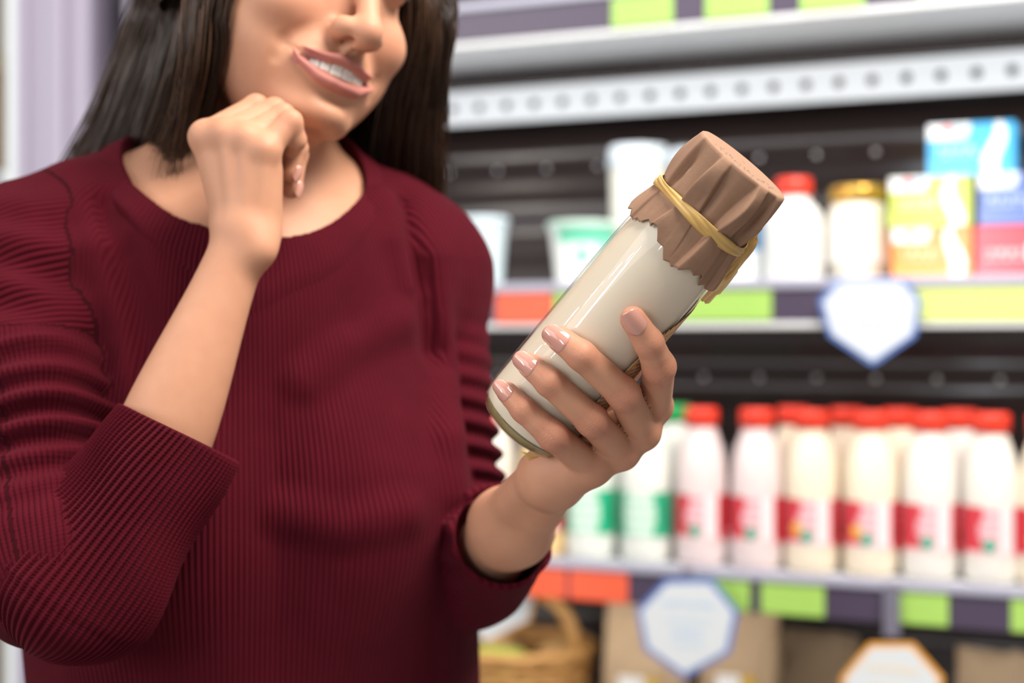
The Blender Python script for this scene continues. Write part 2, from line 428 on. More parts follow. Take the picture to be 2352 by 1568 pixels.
def hand_hold(p):
    d = hand_d(p, HOLD, HOLDR, hcar, HWR, THUMB_L, (.0125, .0115, .0098, .0085),
        [(P(1280, 1082, .905), THUMB_L[1], .0135, .012), (P(1268, 1095, .884), P(1340, 1062, .872), .0135, .012)])
    w1 = HWR + hx * .0075; w2 = HWR - hx * .0075
    f1 = HWR + hdir * .10 + hx * .009; f2 = HWR + hdir * .10 - hx * .009
    fa = smin(cap(p, w1, f1, .0126, .0170), cap(p, w2, f2, .0126, .0170), .009)
    fa = smin(fa, cap(p, HWR + hdir * .10, HELB, .0255, .029), .02)
    fa = smin(fa, cap(p, HWR, P(1310, 1062, .882), .0160, .014), .010)
    return smin(d, fa, .012)
fdir = nrm(FELB - FWR); fx = nrm(np.cross(fdir, [0, 1, 0]))
fcar = [P(532, 505, .946), P(550, 510, .942), P(572, 515, .940), P(588, 522, .942)]
tendons = [(P(545, 505, .930), P(520, 308, .936)), (P(566, 508, .929), P(567, 318, .931)), (P(588, 515, .932), P(608, 345, .929))]
def hand_fist(p):
    d = hand_d(p, FIST, FISTR, fcar, FWR, THUMB_R, (.013, .0115, .0095, .008),
        [(P(540, 520, .962), THUMB_R[1], .0135, .012), (P(590, 520, .948), P(598, 400, .950), .0125, .0120)], tendons, .014, np.array([0, -.003, 0]))
    ba = FELB - FWR; L_ = np.linalg.norm(ba); tt = (p - FWR.astype(np.float32)) @ (ba / L_ ** 2).astype(np.float32); tc = np.clip(tt, -.02, 1)
    u_ = np.clip(tc / .55, 0, 1); rr = .0188 + .0102 * u_ * u_ * (3 - 2 * u_) + .0045 * tc
    rel = p - FWR.astype(np.float32) - tc[:, None] * ba.astype(np.float32); fa = np.sqrt((rel @ fx.astype(np.float32)) ** 2 + (rel @ np.cross(fx, fdir).astype(np.float32)) ** 2 * 1.12 + (rel @ fdir.astype(np.float32)) ** 2) - rr
    fa = smin(fa, sph(p, P(598, 574, .931), .0095), .016)               # wrist bone
    return smin(d, fa, .012)
SHL = P(945, 680, 1.14); ELL_ = HELB; SHR = P(70, 700, 1.045); ELR = FELB
def arms_upper(p):
    return np.minimum(cap(p, SHL, ELL_, .030, .028), cap(p, SHR, ELR, .034, .030))
G_head = Grp(head_sdf, HEADC, .155); G_hold = Grp(hand_hold, P(1260, 1080, .92), .24); G_fist = Grp(hand_fist, P(430, 800, .93), .24)
def body_sdf(p):
    d = smin(torso_sdf(p), G_head(p), .022)
    d = smin(d, arms_upper(p), .006)
    d = smin(d, G_hold(p), .012)
    return np.minimum(d, G_fist(p))
V, F = surface(body_sdf, (-.43, .76, .93), (.13, 1.26, 1.72), .0015)
# colouring masks and finger coordinates
def vdist(V, p): return np.linalg.norm(V - np.asarray(p, np.float32), axis=1)
q = ((V - HPOS.astype(np.float32)) @ HROT.astype(np.float32)) * 1000
inhead = np.linalg.norm(V - HEADC.astype(np.float32), axis=1) < .16
lip = np.zeros(len(V)); lm = lips(q); lip[inhead] = (np.clip(1.0 - (lm - .1) / 1.6, 0, 1) * np.clip((39 - np.abs(q[:, 0])) / 3, 0, 1))[inhead]
red = np.zeros(len(V)); kn = np.zeros(len(V)); fuv = np.zeros((len(V), 3))
qa = np.abs(q[:, 0])
red[inhead] += .28 * np.exp(-(((qa - 40) / 18) ** 2 + ((q[:, 1] + 38) / 16) ** 2))[inhead] + .2 * np.exp(-((q[:, 0] / 12) ** 2 + ((q[:, 1] + 46) / 10) ** 2))[inhead]
inmouth = inhead & (np.abs(q[:, 0]) < 34) & (q[:, 1] > -84) & (q[:, 1] < -64) & (q[:, 2] < 91) & (q[:, 2] > 60) & (ell(q, (0, -72.5, 80), (34.5, 8.6, 16)) < 0)
lip[inmouth] = 1.0; 
best = np.full(len(V), 9.)
for FD, k in ((HOLD, 1.0), (FIST, .45)):
    for n, J in FD.items():
        s0 = 0
        for i in range(3):
            a, b = J[i], J[i + 1]; ba = b - a; L = np.linalg.norm(ba); t = np.clip(((V - a) @ ba) / L ** 2, 0, 1)
            dd = np.linalg.norm(V - a - t[:, None] * ba, axis=1); m_ = dd < best
            best[m_] = dd[m_]; fx_, fy_, ft_ = frame(ba, (0, 1, 0)); rel = V - a
            ang = np.arctan2(rel @ fx_, rel @ fy_) * .008
            fuv[m_, 0] = (s0 + t * L)[m_]; fuv[m_, 1] = ang[m_]; s0 += L
        for i, (w_, a_) in enumerate(((.012, .55), (.0095, 1.0), (.0065, .8))):
            g = np.exp(-(vdist(V, J[i]) - (.010, .009, .0075)[i]).clip(0) ** 2 / (w_ * .6) ** 2) * a_ * k
            kn = np.maximum(kn, g); red = np.maximum(red, g * (.45 if i else .32))
        red = np.maximum(red, .5 * k * np.exp(-(vdist(V, J[3]) / .012) ** 2))
person = mk('person', V, F, M['skin'], attrs={'lip': lip, 'red': red, 'knuckle': kn, 'fuv': fuv})
tag(person, 'smiling dark-haired woman in burgundy sweater holding milk bottle, fist under her chin', 'person')
# fingernails
def nail(J, R, dors, w, back, fwd, parent=person, name='fingernail'):
    dip, tip = np.asarray(J[2]), np.asarray(J[3]); t = nrm(tip - dip); n = np.asarray(dors, float); n = nrm(n - t * (n @ t)); b = np.cross(t, n)
    nu, nv = 17, 17; V = []
    r = w / 2 / math.sin(math.radians(64)); ph = math.radians(64)
    for j in range(nv):
        v = j / (nv - 1)
        for i in range(nu):
            u = -1 + 2 * i / (nu - 1)
            s0 = -back + .0022 * u * u + .0008 * u ** 6; s1 = fwd - .0034 * abs(u) ** 2.6
            s = s0 + (s1 - s0) * v
            a = u * ph * (1 - .10 * v); rr = r * (1 - .03 * v)
            lift = R[3] + .0009 - r + (-.0011 if v < .04 else 0) - .0016 * (v - .35) ** 2 * 2.2
            V.append(tip + t * s + n * (lift + rr * math.cos(a)) + b * rr * math.sin(a))
    V = np.array(V); F0 = grid_faces(nu, nv, False)
    o = mk(name, V, F0, M['nail'], parent)
    md = o.modifiers.new('thick', 'SOLIDIFY'); md.thickness = .0006; md.offset = 0
    return o
for n, wd, bk, fw in (('index', .0122, .0070, .0094), ('middle', .0128, .0078, .0096), ('ring', .0118, .0072, .0092), ('pinky', .0098, .0062, .0082)):
    J = HOLD[n]; tp = J[3]; rad = tp - BOT; rad = rad - BAX * (rad @ BAX)
    tocam = np.array([0, 0, CAMZ]) - tp
    dors = nrm(rad) * .75 + nrm(tocam) * .5
    nail(J, HOLDR[n], dors, wd, bk, fw)
for n in ('middle', 'ring'):
    nail(FIST[n], FISTR[n], np.array([1, -.15, 0.1]), .0095, .005, .0074)
# teeth, eyes, brows
def teeth():
    parts = []; x = 0
    ws = [9.0, 7.2, 7.8, 7.2, 7.0]
    for sgn in (-1, 1):
        x = 0
        for i, w_ in enumerate(ws):
            xc = (x + w_ / 2) * sgn * (1 - .02 * i); x += w_ * (1, .98, .9, .74, .62)[i]
            zz = 91 - .0175 * xc * xc; yy = -71.8 + .0042 * xc * xc; sl = math.atan(.036 * xc)
            hgt = (10.5, 9.4, 10.2, 9, 8.4)[i]
            v, f = box((0, 0, 0), (w_ * 1.02, hgt, 5), 1.2, 3)
            v = np.array(v); ca, sa = math.cos(sl), math.sin(sl)
            v = np.stack([v[:, 0] * ca + v[:, 2] * sa + xc, v[:, 1] + yy, -v[:, 0] * sa + v[:, 2] * ca + zz], 1)
            parts.append((Hw(v), f))
    return join(parts)
tag(mk('teeth', *teeth(), M['teeth'], person), 'white upper teeth of the open smile')
for sx in (-1, 1):
    v, f = lathe([(12.2 * math.sin(a), -12.2 * math.cos(a)) for a in np.linspace(.001, PI - .001, 24)], 32)
    vv = np.array(v); col = np.where((vv[:, 2] > 11.4)[:, None], (.01, .008, .006), np.where((vv[:, 2] > 10.4)[:, None], (.06, .03, .015), (.8, .76, .72)))
    ry = math.radians(-4); rx = math.radians(28)
    a = vv.copy(); a = np.stack([a[:, 0] * math.cos(ry) + a[:, 2] * math.sin(ry), a[:, 1], -a[:, 0] * math.sin(ry) + a[:, 2] * math.cos(ry)], 1)
    a = np.stack([a[:, 0], a[:, 1] * math.cos(rx) - a[:, 2] * math.sin(rx), a[:, 1] * math.sin(rx) + a[:, 2] * math.cos(rx)], 1)
    mk('eyeball', Hw(a + np.array([31 * sx, 3.6, 78])), f, M['eye'], person, attrs={'Col': col})
    lw = [(18, -2), (24, -4.2), (31, -5), (38, -4.2), (44, -1.5)]
    prt = [tube(Hw(spline([(x * sx, y + 4.6, 90.5 - .022 * (x - 31) ** 2 - .1 * (x - 31)) for x, y in lw], 14)), .0006, 6)]
    prt.append(tube(Hw(spline([(x * sx, 4.0 + 3.4 * (1 - ((x - 31) / 13.5) ** 2), 90.8 - .022 * (x - 31) ** 2 - .1 * (x - 31)) for x in (18, 24, 31, 38, 45)], 14)), .0011, 6))
    for k in range(15):
        x = 19 + k * 1.75; b0 = np.array([x * sx, 2.6 - 3.0 * (1 - ((x - 31) / 13.5) ** 2), 90.8 - .022 * (x - 31) ** 2 - .1 * (x - 31)])
        prt.append(tube(Hw([b0, b0 + (.5 * sx, -2.2, 2.0), b0 + (1.0 * sx, -3.6, 2.6)]), [.00035, .00025, .0001], 4))
    mk('eyelashes', *join(prt), M['lash'], person)
    br = [tube(Hw([(x * sx, 19 + 3.5 * math.sin((x - 10) / 36 * PI) - 2 + dy, 92.5 - .02 * (x - 18) ** 2 - .08 * (x - 18)), ((x + 7) * sx, 22 + 3.5 * math.sin((x - 6) / 36 * PI) - 1 + dy, 91 - .02 * (x - 11) ** 2 - .08 * (x - 11))]), [.0004, .00015], 4) for x in range(11, 44, 1) for dy in (-.8, 0, .8)]
    mk('eyebrow', *join(br), M['lash'], person)
# ------------------------------------------------------------------ sweater
def wav(p, k, ph=0): return np.sin(p @ np.asarray(k, np.float32) + ph)
def px_fold(pts, inset, fn):
    out = []
    for px, py in pts:
        h = hit(fn, px, py)
        if h is not None: out.append(h + np.array([0, inset, 0]))
    return out
TF_ = [  # ridges of the torso front: photograph path, radius, how deep it sits
 (px_fold([(872, 470), (905, 560), (945, 660), (985, 760), (1010, 860)], .006, sw_base), .0105),
 (px_fold([(962, 500), (985, 600), (1000, 720), (1012, 860), (1018, 1000)], .006, sw_base), .0105),
 (px_fold([(1005, 900), (1020, 1020), (1040, 1140), (1062, 1300)], .006, sw_base), .010),
 (px_fold([(175, 410), (215, 520), (262, 640), (300, 760), (330, 900)], .006, sw_base), .009),
 (px_fold([(690, 880), (790, 800), (900, 740)], .008, sw_base), .010),
 (px_fold([(640, 1180), (780, 1210), (920, 1180)], .009, sw_base), .011)]
TG_ = [(px_fold([(925, 470), (948, 560), (975, 680), (990, 800)], -.003, sw_base), .006),
 (px_fold([(232, 470), (280, 600), (318, 720), (345, 860)], -.003, sw_base), .006)]
def sw_torso(p):
    d = sw_base(p)
    for pts, r in TF_:
        if len(pts) > 1: d = smin(d, polycap(p, [x.astype(np.float32) for x in pts], r), .016)
    for pts, r in TG_:
        if len(pts) > 1: d = smax(d, -polycap(p, [x.astype(np.float32) for x in pts], r), .02)
    d = d + .0016 * wav(p, (60, 22, -18)) * wav(p, (-14, 30, 26), 1.3)
    q = Tl(p)
    hole = neck_hole(q)
    hole = np.maximum(hole, -.12 - q[:, 2])
    d = smax(d, -hole, .003)
    return np.maximum(d, -.66 - q[:, 2])
def rib_torso(V):
    q = Tl(V); return np.stack([np.arctan2(q[:, 0], q[:, 1] + .06) * .165, q[:, 2], 0 * q[:, 0]], 1)
# --- her left sleeve (beside the bottle)
CUFT = .115
def sleeve_l(p):
    sh = P(958, 600, 1.135); el = P(1036, 1285, 1.105)
    d = smin(cap(p, sh, el, .048, .046), cap(p, el, HELB + (-hdir) * 0.02, .043, .039), .02)
    d = smin(d, cap(p, HELB, HELB - hdir * .20, .041, .037), .02)
    s = (p - el) @ nrm(sh - el).astype(np.float32)
    amp = np.exp(-((s - .08) / .07) ** 2)
    d = d - .0035 * amp * np.sin(s * 330 + 2.5 * wav(p, (25, 18, 10)))
    d = d + .0022 * wav(p, (50, 40, -35)) * wav(p, (-30, 20, 12), .5)
    t = (p - HELB) @ (-hdir).astype(np.float32)
    d = smax(d, t - CUFT, .004)
    hole = np.maximum(cap(p, HELB, HWR, .034, .034), -(t - .03))
    return smax(d, -hole, .003)
# --- her right sleeve (raised arm) with the turned-up cuff
RSH = P(48, 634, 1.035); REL = P(122, 1285, .905)
def sleeve_r(p):
    d = cap(p, RSH, REL, .058, .050)
    d = smin(d, cap(p, REL, P(180, 1270, .90), .050, .043), .03)
    d = smin(d, cap(p, P(80, 590, 1.035), P(260, 530, 1.06), .045, .03), .05)
    ax = nrm(RSH - REL).astype(np.float32); s = (p - REL.astype(np.float32)) @ ax
    amp = np.exp(-((s - .080) / .050) ** 2)
    w1 = 2.2 * wav(p, (22, 10, 6)) + 1.2 * wav(p, (45, -20, 15), 1.0)
    d = d - .0062 * amp * np.sin(s * 300 + w1)
    amp2 = np.exp(-((s - .19) / .06) ** 2)
    d = d - .0030 * amp2 * np.sin(s * 150 + 2.2 * wav(p, (28, 12, 12), .6))
    d = d + .0022 * wav(p, (50, 40, -35)) * wav(p, (-30, 20, 12), .5)
    d = d - .0020 * np.exp(-((s - .148 + .012 * wav(p, (14, 0, 0))) / .0035) ** 2)                    # seam
    return d
def sw_all(p):
    t = sw_torso(p); k = np.clip((p[:, 2] - 1.300) / .065, 0, 1)
    d = smin(t, sleeve_l(p), .004 + .034 * k)
    return smin(d, sleeve_r(p), .004 + .030 * k)
V, F = surface(sw_all, (-.47, .78, .70), (.06, 1.30, 1.50), .0021)
dT, dL, dR = sw_torso(V), sleeve_l(V), sleeve_r(V)
rib = rib_torso(V)
sh = P(958, 600, 1.135); el = P(1036, 1285, 1.105); ax = nrm(sh - el); fx_, fy_, _ = frame(ax, (0, 1, 0)); r_ = V - el
ribL = np.stack([np.arctan2(r_ @ fx_, r_ @ fy_) * .052, r_ @ ax, 0 * V[:, 0]], 1)
ax = nrm(RSH - REL); fx_, fy_, _ = frame(ax, (0, 1, 0)); r_ = V - REL; s_ = r_ @ ax; an = np.arctan2(r_ @ fx_, r_ @ fy_) * .062
up = s_ > .150
ribR = np.stack([np.where(up, s_ + .1 * an, an), np.where(up, an, s_), 0 * s_], 1) * (.0031 / .0040)
mL = (dL < dT); mR = (dR < dT) & (dR < dL)
rib[mR] = ribR[mR]
sweater = mk('sweater', V, F, M['knit'], person, attrs={'rib': rib})
tag(sweater, 'burgundy rib-knit sweater with a scoop neck')
def band(p):
    q = Tl(p); b = sw_base(p) + .0016 * wav(p, (60, 22, -18)) * wav(p, (-14, 30, 26), 1.3)
    hole = neck_hole(q)
    d = smax(np.abs(b + .0012) - .0030, np.abs(hole - .0068) - .0072, .002)
    return np.maximum(d, -.12 - q[:, 2])
V, F = surface(band, (-.34, .94, 1.30), (-.06, 1.22, 1.50), .0017)
q = Tl(V); mk('neckband', V, F, M['knit'], sweater, attrs={'rib': np.stack([np.arctan2(q[:, 0], q[:, 1] - .019) * .085, q[:, 2], 0 * q[:, 2]], 1)})
# cuff: ribbed tube, geometry ribs
c0 = P(152, 1368, .893); c1 = P(410, 998, .905); cdir = nrm(c1 - c0); cl = np.linalg.norm(c1 - c0)
cx, cy, _ = frame(cdir, (0, 1, 0))
nu = 66 * 7; prof = []
for t in np.linspace(0, 1, 16): prof.append((-.038 + .038 * t, .0625 * math.sqrt(max(0, 1 - (1 - t) ** 2)) * .86))
for t in np.linspace(.03, 1, 70): prof.append((t * cl, .0552 * (1 - t) + .0408 * t + .0012 * math.sin(t * 9)))
nout = len(prof)
prof += [(cl + .0015, .0400), (cl + .0015, .0385), (cl - .002, .0372), (cl - .03, .0372), (cl - .07, .038)]
V = []; rb = []
for k, (s, r) in enumerate(prof):
    for j in range(nu):
        a = 2 * PI * j / nu
        tw = a + .18 * (s / cl) ** 2
        rr = r + (.0009 * math.sin(66 * a) * min(1, r / .03) if k < nout + 1 else 0)
        rr += .0020 * math.sin(2 * a + s * 40) * (1 - s / cl) + .0011 * math.sin(3 * a + 70 * s + 1)
        sk = 0.16 * rr * math.cos(a) * 0 + .006 * math.cos(a + .6) * (s / cl)
        V.append(c0 + cdir * (s + sk) + (cx * math.cos(tw) * 1.0 + cy * math.sin(tw) * .92) * rr); rb.append((a * 66 * .0042 / (2 * PI) + .0, s, 0))
mk('cuff', V, grid_faces(nu, len(prof), True), M['cuffknit'], sweater, attrs={'rib': np.array(rb)})
# trousers and shoes, below the frame
def legs(p):
    q = Tl(p); qa = q.copy(); qa[:, 0] = np.abs(qa[:, 0])
    d = smin(ell(q, (0, -.01, -.60), (.16, .11, .12)), cap(qa, (.085, -.01, -.66), (.09, -.02, -1.30), .082, .045), .05)
    return d
V, F = surface(legs, (-.5, .85, .0), (.1, 1.35, .95), .006); mk('trousers', V, F, M['denim'], person)
# ------------------------------------------------------------------ hair
GL = [[(520, -235, 1.14), (428, -120, 1.14), (338, 0, 1.14), (290, 140, 1.14), (232, 280, 1.14), (172, 395, 1.14)],
      [(540, -250, 1.12), (440, -120, 1.12), (380, 0, 1.12), (345, 140, 1.12), (300, 280, 1.13), (258, 400, 1.14)],
      [(570, -265, 1.10), (476, -120, 1.08), (430, 0, 1.085), (405, 140, 1.09), (365, 280, 1.10), (320, 420, 1.115)],
      [(620, -285, 1.06), (525, -120, 1.01), (480, 0, 1.01), (462, 120, 1.02), (430, 250, 1.045), (370, 400, 1.085)],
      [(690, -290, 1.03), (575, -140, .985), (513, -10, .982), (503, 90, .988), (478, 210, 1.015), (425, 345, 1.06)]]
GR = [[(755, -255, 1.05), (885, -120, 1.05), (956, 0, 1.075), (950, 110, 1.09), (915, 240, 1.12), (890, 420, 1.16)],
      [(790, -250, 1.08), (915, -120, 1.09), (978, 0, 1.095), (972, 140, 1.10), (950, 280, 1.13), (945, 450, 1.16)],
      [(810, -235, 1.12), (940, -120, 1.12), (1022, 0, 1.115), (1010, 150, 1.12), (1000, 300, 1.13), (1005, 450, 1.15)],
      [(830, -200, 1.22), (900, -60, 1.20), (950, 60, 1.18), (940, 180, 1.18), (900, 320, 1.18), (860, 450, 1.18)],
      [(720, -200, 1.26), (740, -40, 1.25), (760, 100, 1.23), (780, 240, 1.22), (770, 360, 1.20), (760, 460, 1.20)]]
GS = [[(520, -200, 1.0), (440, 0, .99), (432, 130, .99), (415, 260, 1.01), (398, 350, 1.03), (386, 432, 1.04)],
      [(500, -200, 1.0), (478, 0, .975), (470, 110, .98), (450, 200, 1.0), (425, 300, 1.02), (398, 400, 1.04)]]
def hair_strands(G, n, thick, jit, rng, taper=.35):
    G = np.array([[q if isinstance(q, np.ndarray) else P(*q) for q in g[1:]] for g in G]); K = 16
    Gs = np.array([spline(g, K) for g in G]); Vs = []; Fs = []; tone = []; o = 0
    clump = rng.normal(size=(60, 3)) * jit; ctone = rng.random(60)
    for i in range(n):
        t = rng.random() * (len(G) - 1); a = int(min(t, len(G) - 2)); f = t - a
        c = int(t / (len(G) - 1) * 59.9)
        pts = Gs[a] * (1 - f) + Gs[a + 1] * f
        prog = np.linspace(0, 1, K)[:, None]
        pts = pts + clump[c] * (.5 + .5 * prog) + rng.normal(size=3) * jit * .55 + rng.normal(size=3) * jit * .7 * prog ** 2 + np.sin(prog * 5 + rng.random() * 6) * rng.normal(size=3) * jit * .15
        k0 = K if rng.random() < .6 else int(K * (.86 + .14 * rng.random())); k0 = max(k0, 8)
        pts = pts[:k0]
        rad = thick * (.6 + .8 * rng.random()) * np.linspace(1, taper, k0)
        v, fc = tube(pts, rad, 3, False); Vs.append(v); Fs.append(np.array(fc) + o); o += len(v)
        tone += [np.clip(.10 + .75 * ctone[c] ** 2.2 * rng.random() + .12 * rng.random(), 0, 1)] * len(v)
    return np.concatenate(Vs), np.concatenate(Fs), np.array(tone)
for g, a in zip(GL, ((-74, 45, -70), (-78, 45, -45), (-80, 45, -15), (-76, 50, 20), (-68, 55, 45))): g[1] = Hw(a)
for g, a in zip(GR, ((70, 52, 42), (78, 48, 15), (80, 45, -15), (66, 35, -62), (20, 30, -98))): g[1] = Hw(a)
rg = np.random.default_rng(5)
H = [hair_strands(GL, 2600, .00085, .006, rg), hair_strands(GR, 2400, .00085, .006, rg), hair_strands(GS, 46, .0005, .004, rg)]
def hair_cap(p):
    q = ((p - HPOS.astype(np.float32)) @ HROT.astype(np.float32)) * 1000
    d = ell(q, (0, 34, -8), (84, 98, 100))
    face = ell(q, (0, -8, 80), (60, 93, 66))
    d = smax(d, -face, 6); d = smax(d, -(q[:, 1] + 70), 10)
    return d / 1000
hv, hf = surface(hair_cap, HEADC - .17, HEADC + .19, .004)
sv = []; sf = []; st_ = []; o = 0
for i in range(2600):                                # strands combed from a middle parting over the crown
    sgn = -1 if i % 2 else 1; z0 = 90 - 184 * rg.random(); tone_ = .1 + .5 * rg.random() ** 2.5; lift = rg.uniform(.3, 2.6); pts = []
    for t in np.linspace(0, 1, 14):
        al = math.radians(2 + 98 * min(1, t / .72)); zz_ = z0 - (26 + .25 * max(0, z0)) * t ** 1.3; k_ = math.sqrt(max(.04, 1 - (zz_ / 100) ** 2))
        pts.append(((84 + lift) * k_ * math.sin(al) * sgn, 34 + (98 + lift) * k_ * math.cos(al) - max(0, t - .72) * 190, zz_ - 8))
    v, f = tube(Hw(np.array(pts)), .0008 * rg.uniform(.7, 1.3), 3, False); sv.append(v); sf.append(np.array(f) + o); o += len(v); st_ += [tone_] * len(v)
H.append((np.concatenate(sv), np.concatenate(sf), np.array(st_)))
Vs = [hv]; Fs = [hf]; tn = [np.full(len(hv), .12)]; o = len(hv); F3 = []
for v, f, t in H: Vs.append(v); F3.append(f + o); tn.append(t); o += len(v)
mk('hair', np.concatenate(Vs), np.concatenate([hf] + F3), M['hair'], person, attrs={'tone': np.concatenate(tn)})
# ------------------------------------------------------------------ the milk bottle in her hand
M['milk'] = mat('milk', (.74, .64, .51), .45, Subsurface_Weight=.2, Subsurface_Scale=.006)
gl = bpy.data.materials.new('clear_glass'); gl.use_nodes = True; nt = gl.node_tree; nt.nodes.remove(nt.nodes['Principled BSDF'])
fr = N(gl, 'ShaderNodeLayerWeight'); fr.inputs['Blend'].default_value = .5; tr = N(gl, 'ShaderNodeBsdfTransparent'); tr.inputs[0].default_value = (.97, .975, .965, 1)
gs = N(gl, 'ShaderNodeBsdfGlossy'); gs.inputs['Roughness'].default_value = .015; mx = N(gl, 'ShaderNodeMixShader')
LK(gl, math_(gl, 'MULTIPLY_ADD', math_(gl, 'POWER', fr.outputs['Facing'], 4.5), .85, .04), mx.inputs[0]); LK(gl, tr.outputs[0], mx.inputs[1]); LK(gl, gs.outputs[0], mx.inputs[2]); LK(gl, mx.outputs[0], nt.nodes['Material Output'].inputs[0])
M['glass'] = gl
M['base_glass'] = mat('thick_base_glass', (.78, .66, .36), .06, Transmission_Weight=.8, IOR=1.5)
km = mat('kraft_paper', (.40, .24, .155), .8); M['kraft'] = km
c_ = mixc(km, noise(km, 260, 5), (.30, .172, .108), (.255, .138, .082)); ink = attr(km, 'ink').outputs['Fac']
LK(km, mixc(km, ink, c_, (.22, .24, .27)), bsdf(km).inputs['Base Color']); LK(km, bump(km, noise(km, 700, 4), .25, .0004), bsdf(km).inputs['Normal'])
kl = mat('kraft_label', (.5, .3, .16), .7); M['kraft_label'] = kl
LK(kl, mixc(kl, attr(kl, 'ink').outputs['Fac'], (.68, .40, .19), (.13, .09, .06)), bsdf(kl).inputs['Base Color'])
rm = mat('raffia', (.62, .37, .12), .38); M['raffia'] = rm
tcx = attr(rm, 'rv'); sp = N(rm, 'ShaderNodeSeparateXYZ'); LK(rm, tcx.outputs['Vector'], sp.inputs[0]); cb = N(rm, 'ShaderNodeCombineXYZ')
LK(rm, math_(rm, 'MULTIPLY', sp.outputs[0], 40), cb.inputs[0]); LK(rm, math_(rm, 'MULTIPLY', sp.outputs[1], 1.2), cb.inputs[1])
nz = noise(rm, 1, 3, cb.outputs[0]); LK(rm, mixc(rm, nz, (.50, .25, .045), (.82, .54, .19)), bsdf(rm).inputs['Base Color']); LK(rm, bump(rm, nz, .5, .0006), bsdf(rm).inputs['Normal'])
bsdf(rm).inputs['Subsurface Weight'].default_value = .1
BX = nrm(np.array([1, 0, 0]) - BAX * BAX[0]); BY = np.cross(BAX, BX)    # BY points away from the camera
if BY[1] < 0: BX, BY = BX, BY
def Bw(v): v = np.asarray(v, float); return BOT + v[..., 0:1] * BX + v[..., 1:2] * BY + v[..., 2:3] * BAX
bottle = tag(empty('milk_bottle'), 'glass bottle of milk with a brown paper cap tied with raffia, held in her hand', 'bottle')
L = BLEN; NR = .0282
bprof = [(.0001, -.0008), (.020, -.0015), (.0245, -.0018), (.0280, -.0002), (.0304, .0042), (.0319, .0105), (BR, .019), (BR, .09), (.0325, .125), (.0322, .140), (.0314, .152), (.0302, .163), (.0288, .172), (NR - .001, .180), (NR - .001, L - .004)]
v, f = lathe(bprof, 96); mk('glass', Bw(v), f, M['glass'], bottle)
mprof = [(.0001, .0008), (.020, .0004), (.0245, .0000), (.0277, .0013), (.0299, .0054), (.0309, .0112)] + [(r - .0015, z) for r, z in bprof[6:]]
mprof.append((.0001, L - .004))
v, f = lathe(mprof, 96); mk('milk', Bw(v), f, M['milk'], bottle)
v, f = lathe([(.0001, -.0002), (.020, -.0009), (.0244, -.0012), (.0276, .0004), (.0298, .0046), (.0304, .0060), (.0299, .0052), (.0277, .0011), (.0246, -.0003), (.0001, .0004)], 96)
mk('glass_base', Bw(v), f, M['base_glass'], bottle)
# paper cap: crown disc, folded side, waist under the raffia, flared pinked skirt
nth = 720; th = np.arange(nth) * 2 * PI / nth
rs = np.random.default_rng(21)
pl = np.zeros(nth); fold = np.zeros(nth)
centres = [(.3, 1, .16), (1.2, 1.1, .2), (1.9, -.9, .14), (2.7, .9, .18), (3.35, -1, .15), (3.95, 1.2, .17), (4.40, -.7, .12), (4.78, 1.3, .22), (5.20, -1.2, .13), (5.50, 1.0, .16), (5.95, -.9, .12)]
for c_, a_, w_ in centres:
    pass
def pleat(t):                        # t: -1 at the crown's edge, 0 at the waist, 1 at the skirt's hem
    o = np.zeros(nth)
    for i, (c_, a_, w_) in enumerate(centres):
        cc = c_ + .16 * math.sin(i * 2.4) * t; ww = w_ * (.8 + .55 * abs(t))
        dth = (th - cc + PI) % (2 * PI) - PI
        o += a_ * .55 * np.maximum(0, 1 - np.abs(dth) / (ww * 1.7)) ** 1.1
        o += a_ * .95 * np.tanh(dth / .022) * np.exp(-(np.abs(dth) / (ww * 1.3)) ** 1.5)
    return o
pl = pleat(1.0)
CT = L + .004; RC = .0305; WZ = L - .034            # top of the crown, crown radius, waist height
Vp = []; ink = []
def ring(rad, z, amp, zj=None, t=0):
    q = pleat(t); rmin = np.interp(z, [k[1] for k in bprof[6:]], [k[0] for k in bprof[6:]]) + .0007
    for j in range(nth):
        r = max(rad + amp * q[j], rmin) if t >= 0 and amp else rad + amp * q[j]
        Vp.append((r * math.cos(th[j]), r * math.sin(th[j]), z + (0 if zj is None else zj[j])))
for k, r in enumerate(np.linspace(.0002, RC - .0012, 12)): ring(r, CT - .0006 * (r / RC) ** 2 + .0003 * math.sin(r * 900), 0)
ntop = len(Vp)
zig = .0032 * np.abs(((th * 22 / PI) % 2) - 1)
skl = .0 + .0035 * np.sin(th * 2 + .6) + .003 * np.sin(5 * th + 1.1) + .0014 * pl
prof2 = [(RC, CT - .0012, .0002), (RC + .0003, CT - .003, .0006)]
for t in np.linspace(.12, 1, 22): prof2.append((RC + .0003 - (RC - NR - .0012) * t ** 1.6, CT - .003 - (CT - .003 - WZ) * t, .0008 + .0029 * math.sin(t * PI * .95)))
for t in np.linspace(.06, 1, 20): prof2.append((NR + .0016 + .0022 * t ** .7 + .0010 * math.sin(t * 2.4), WZ - .026 * t, .0010 + .0017 * t ** .8))
for k, (r, z, pa) in enumerate(prof2):
    t = max(0, (WZ - z) / .026); ring(r, z, pa, (zig + skl) * t ** 1.5 if t > 0 else None, t if t > 0 else -(z - WZ) / (CT - WZ))
Vp = np.array(Vp)
ink = np.zeros(len(Vp)); rel = Vp[:ntop]
FP = grid_faces(nth, 12 + len(prof2), True)
paper = mk('paper_cap', Bw(Vp), FP, M['kraft'], bottle, attrs={'ink': ink})
tag(paper, 'brown kraft paper cap with a zigzag-cut skirt')
md = paper.modifiers.new('thick', 'SOLIDIFY'); md.thickness = .00025; md.offset = 1
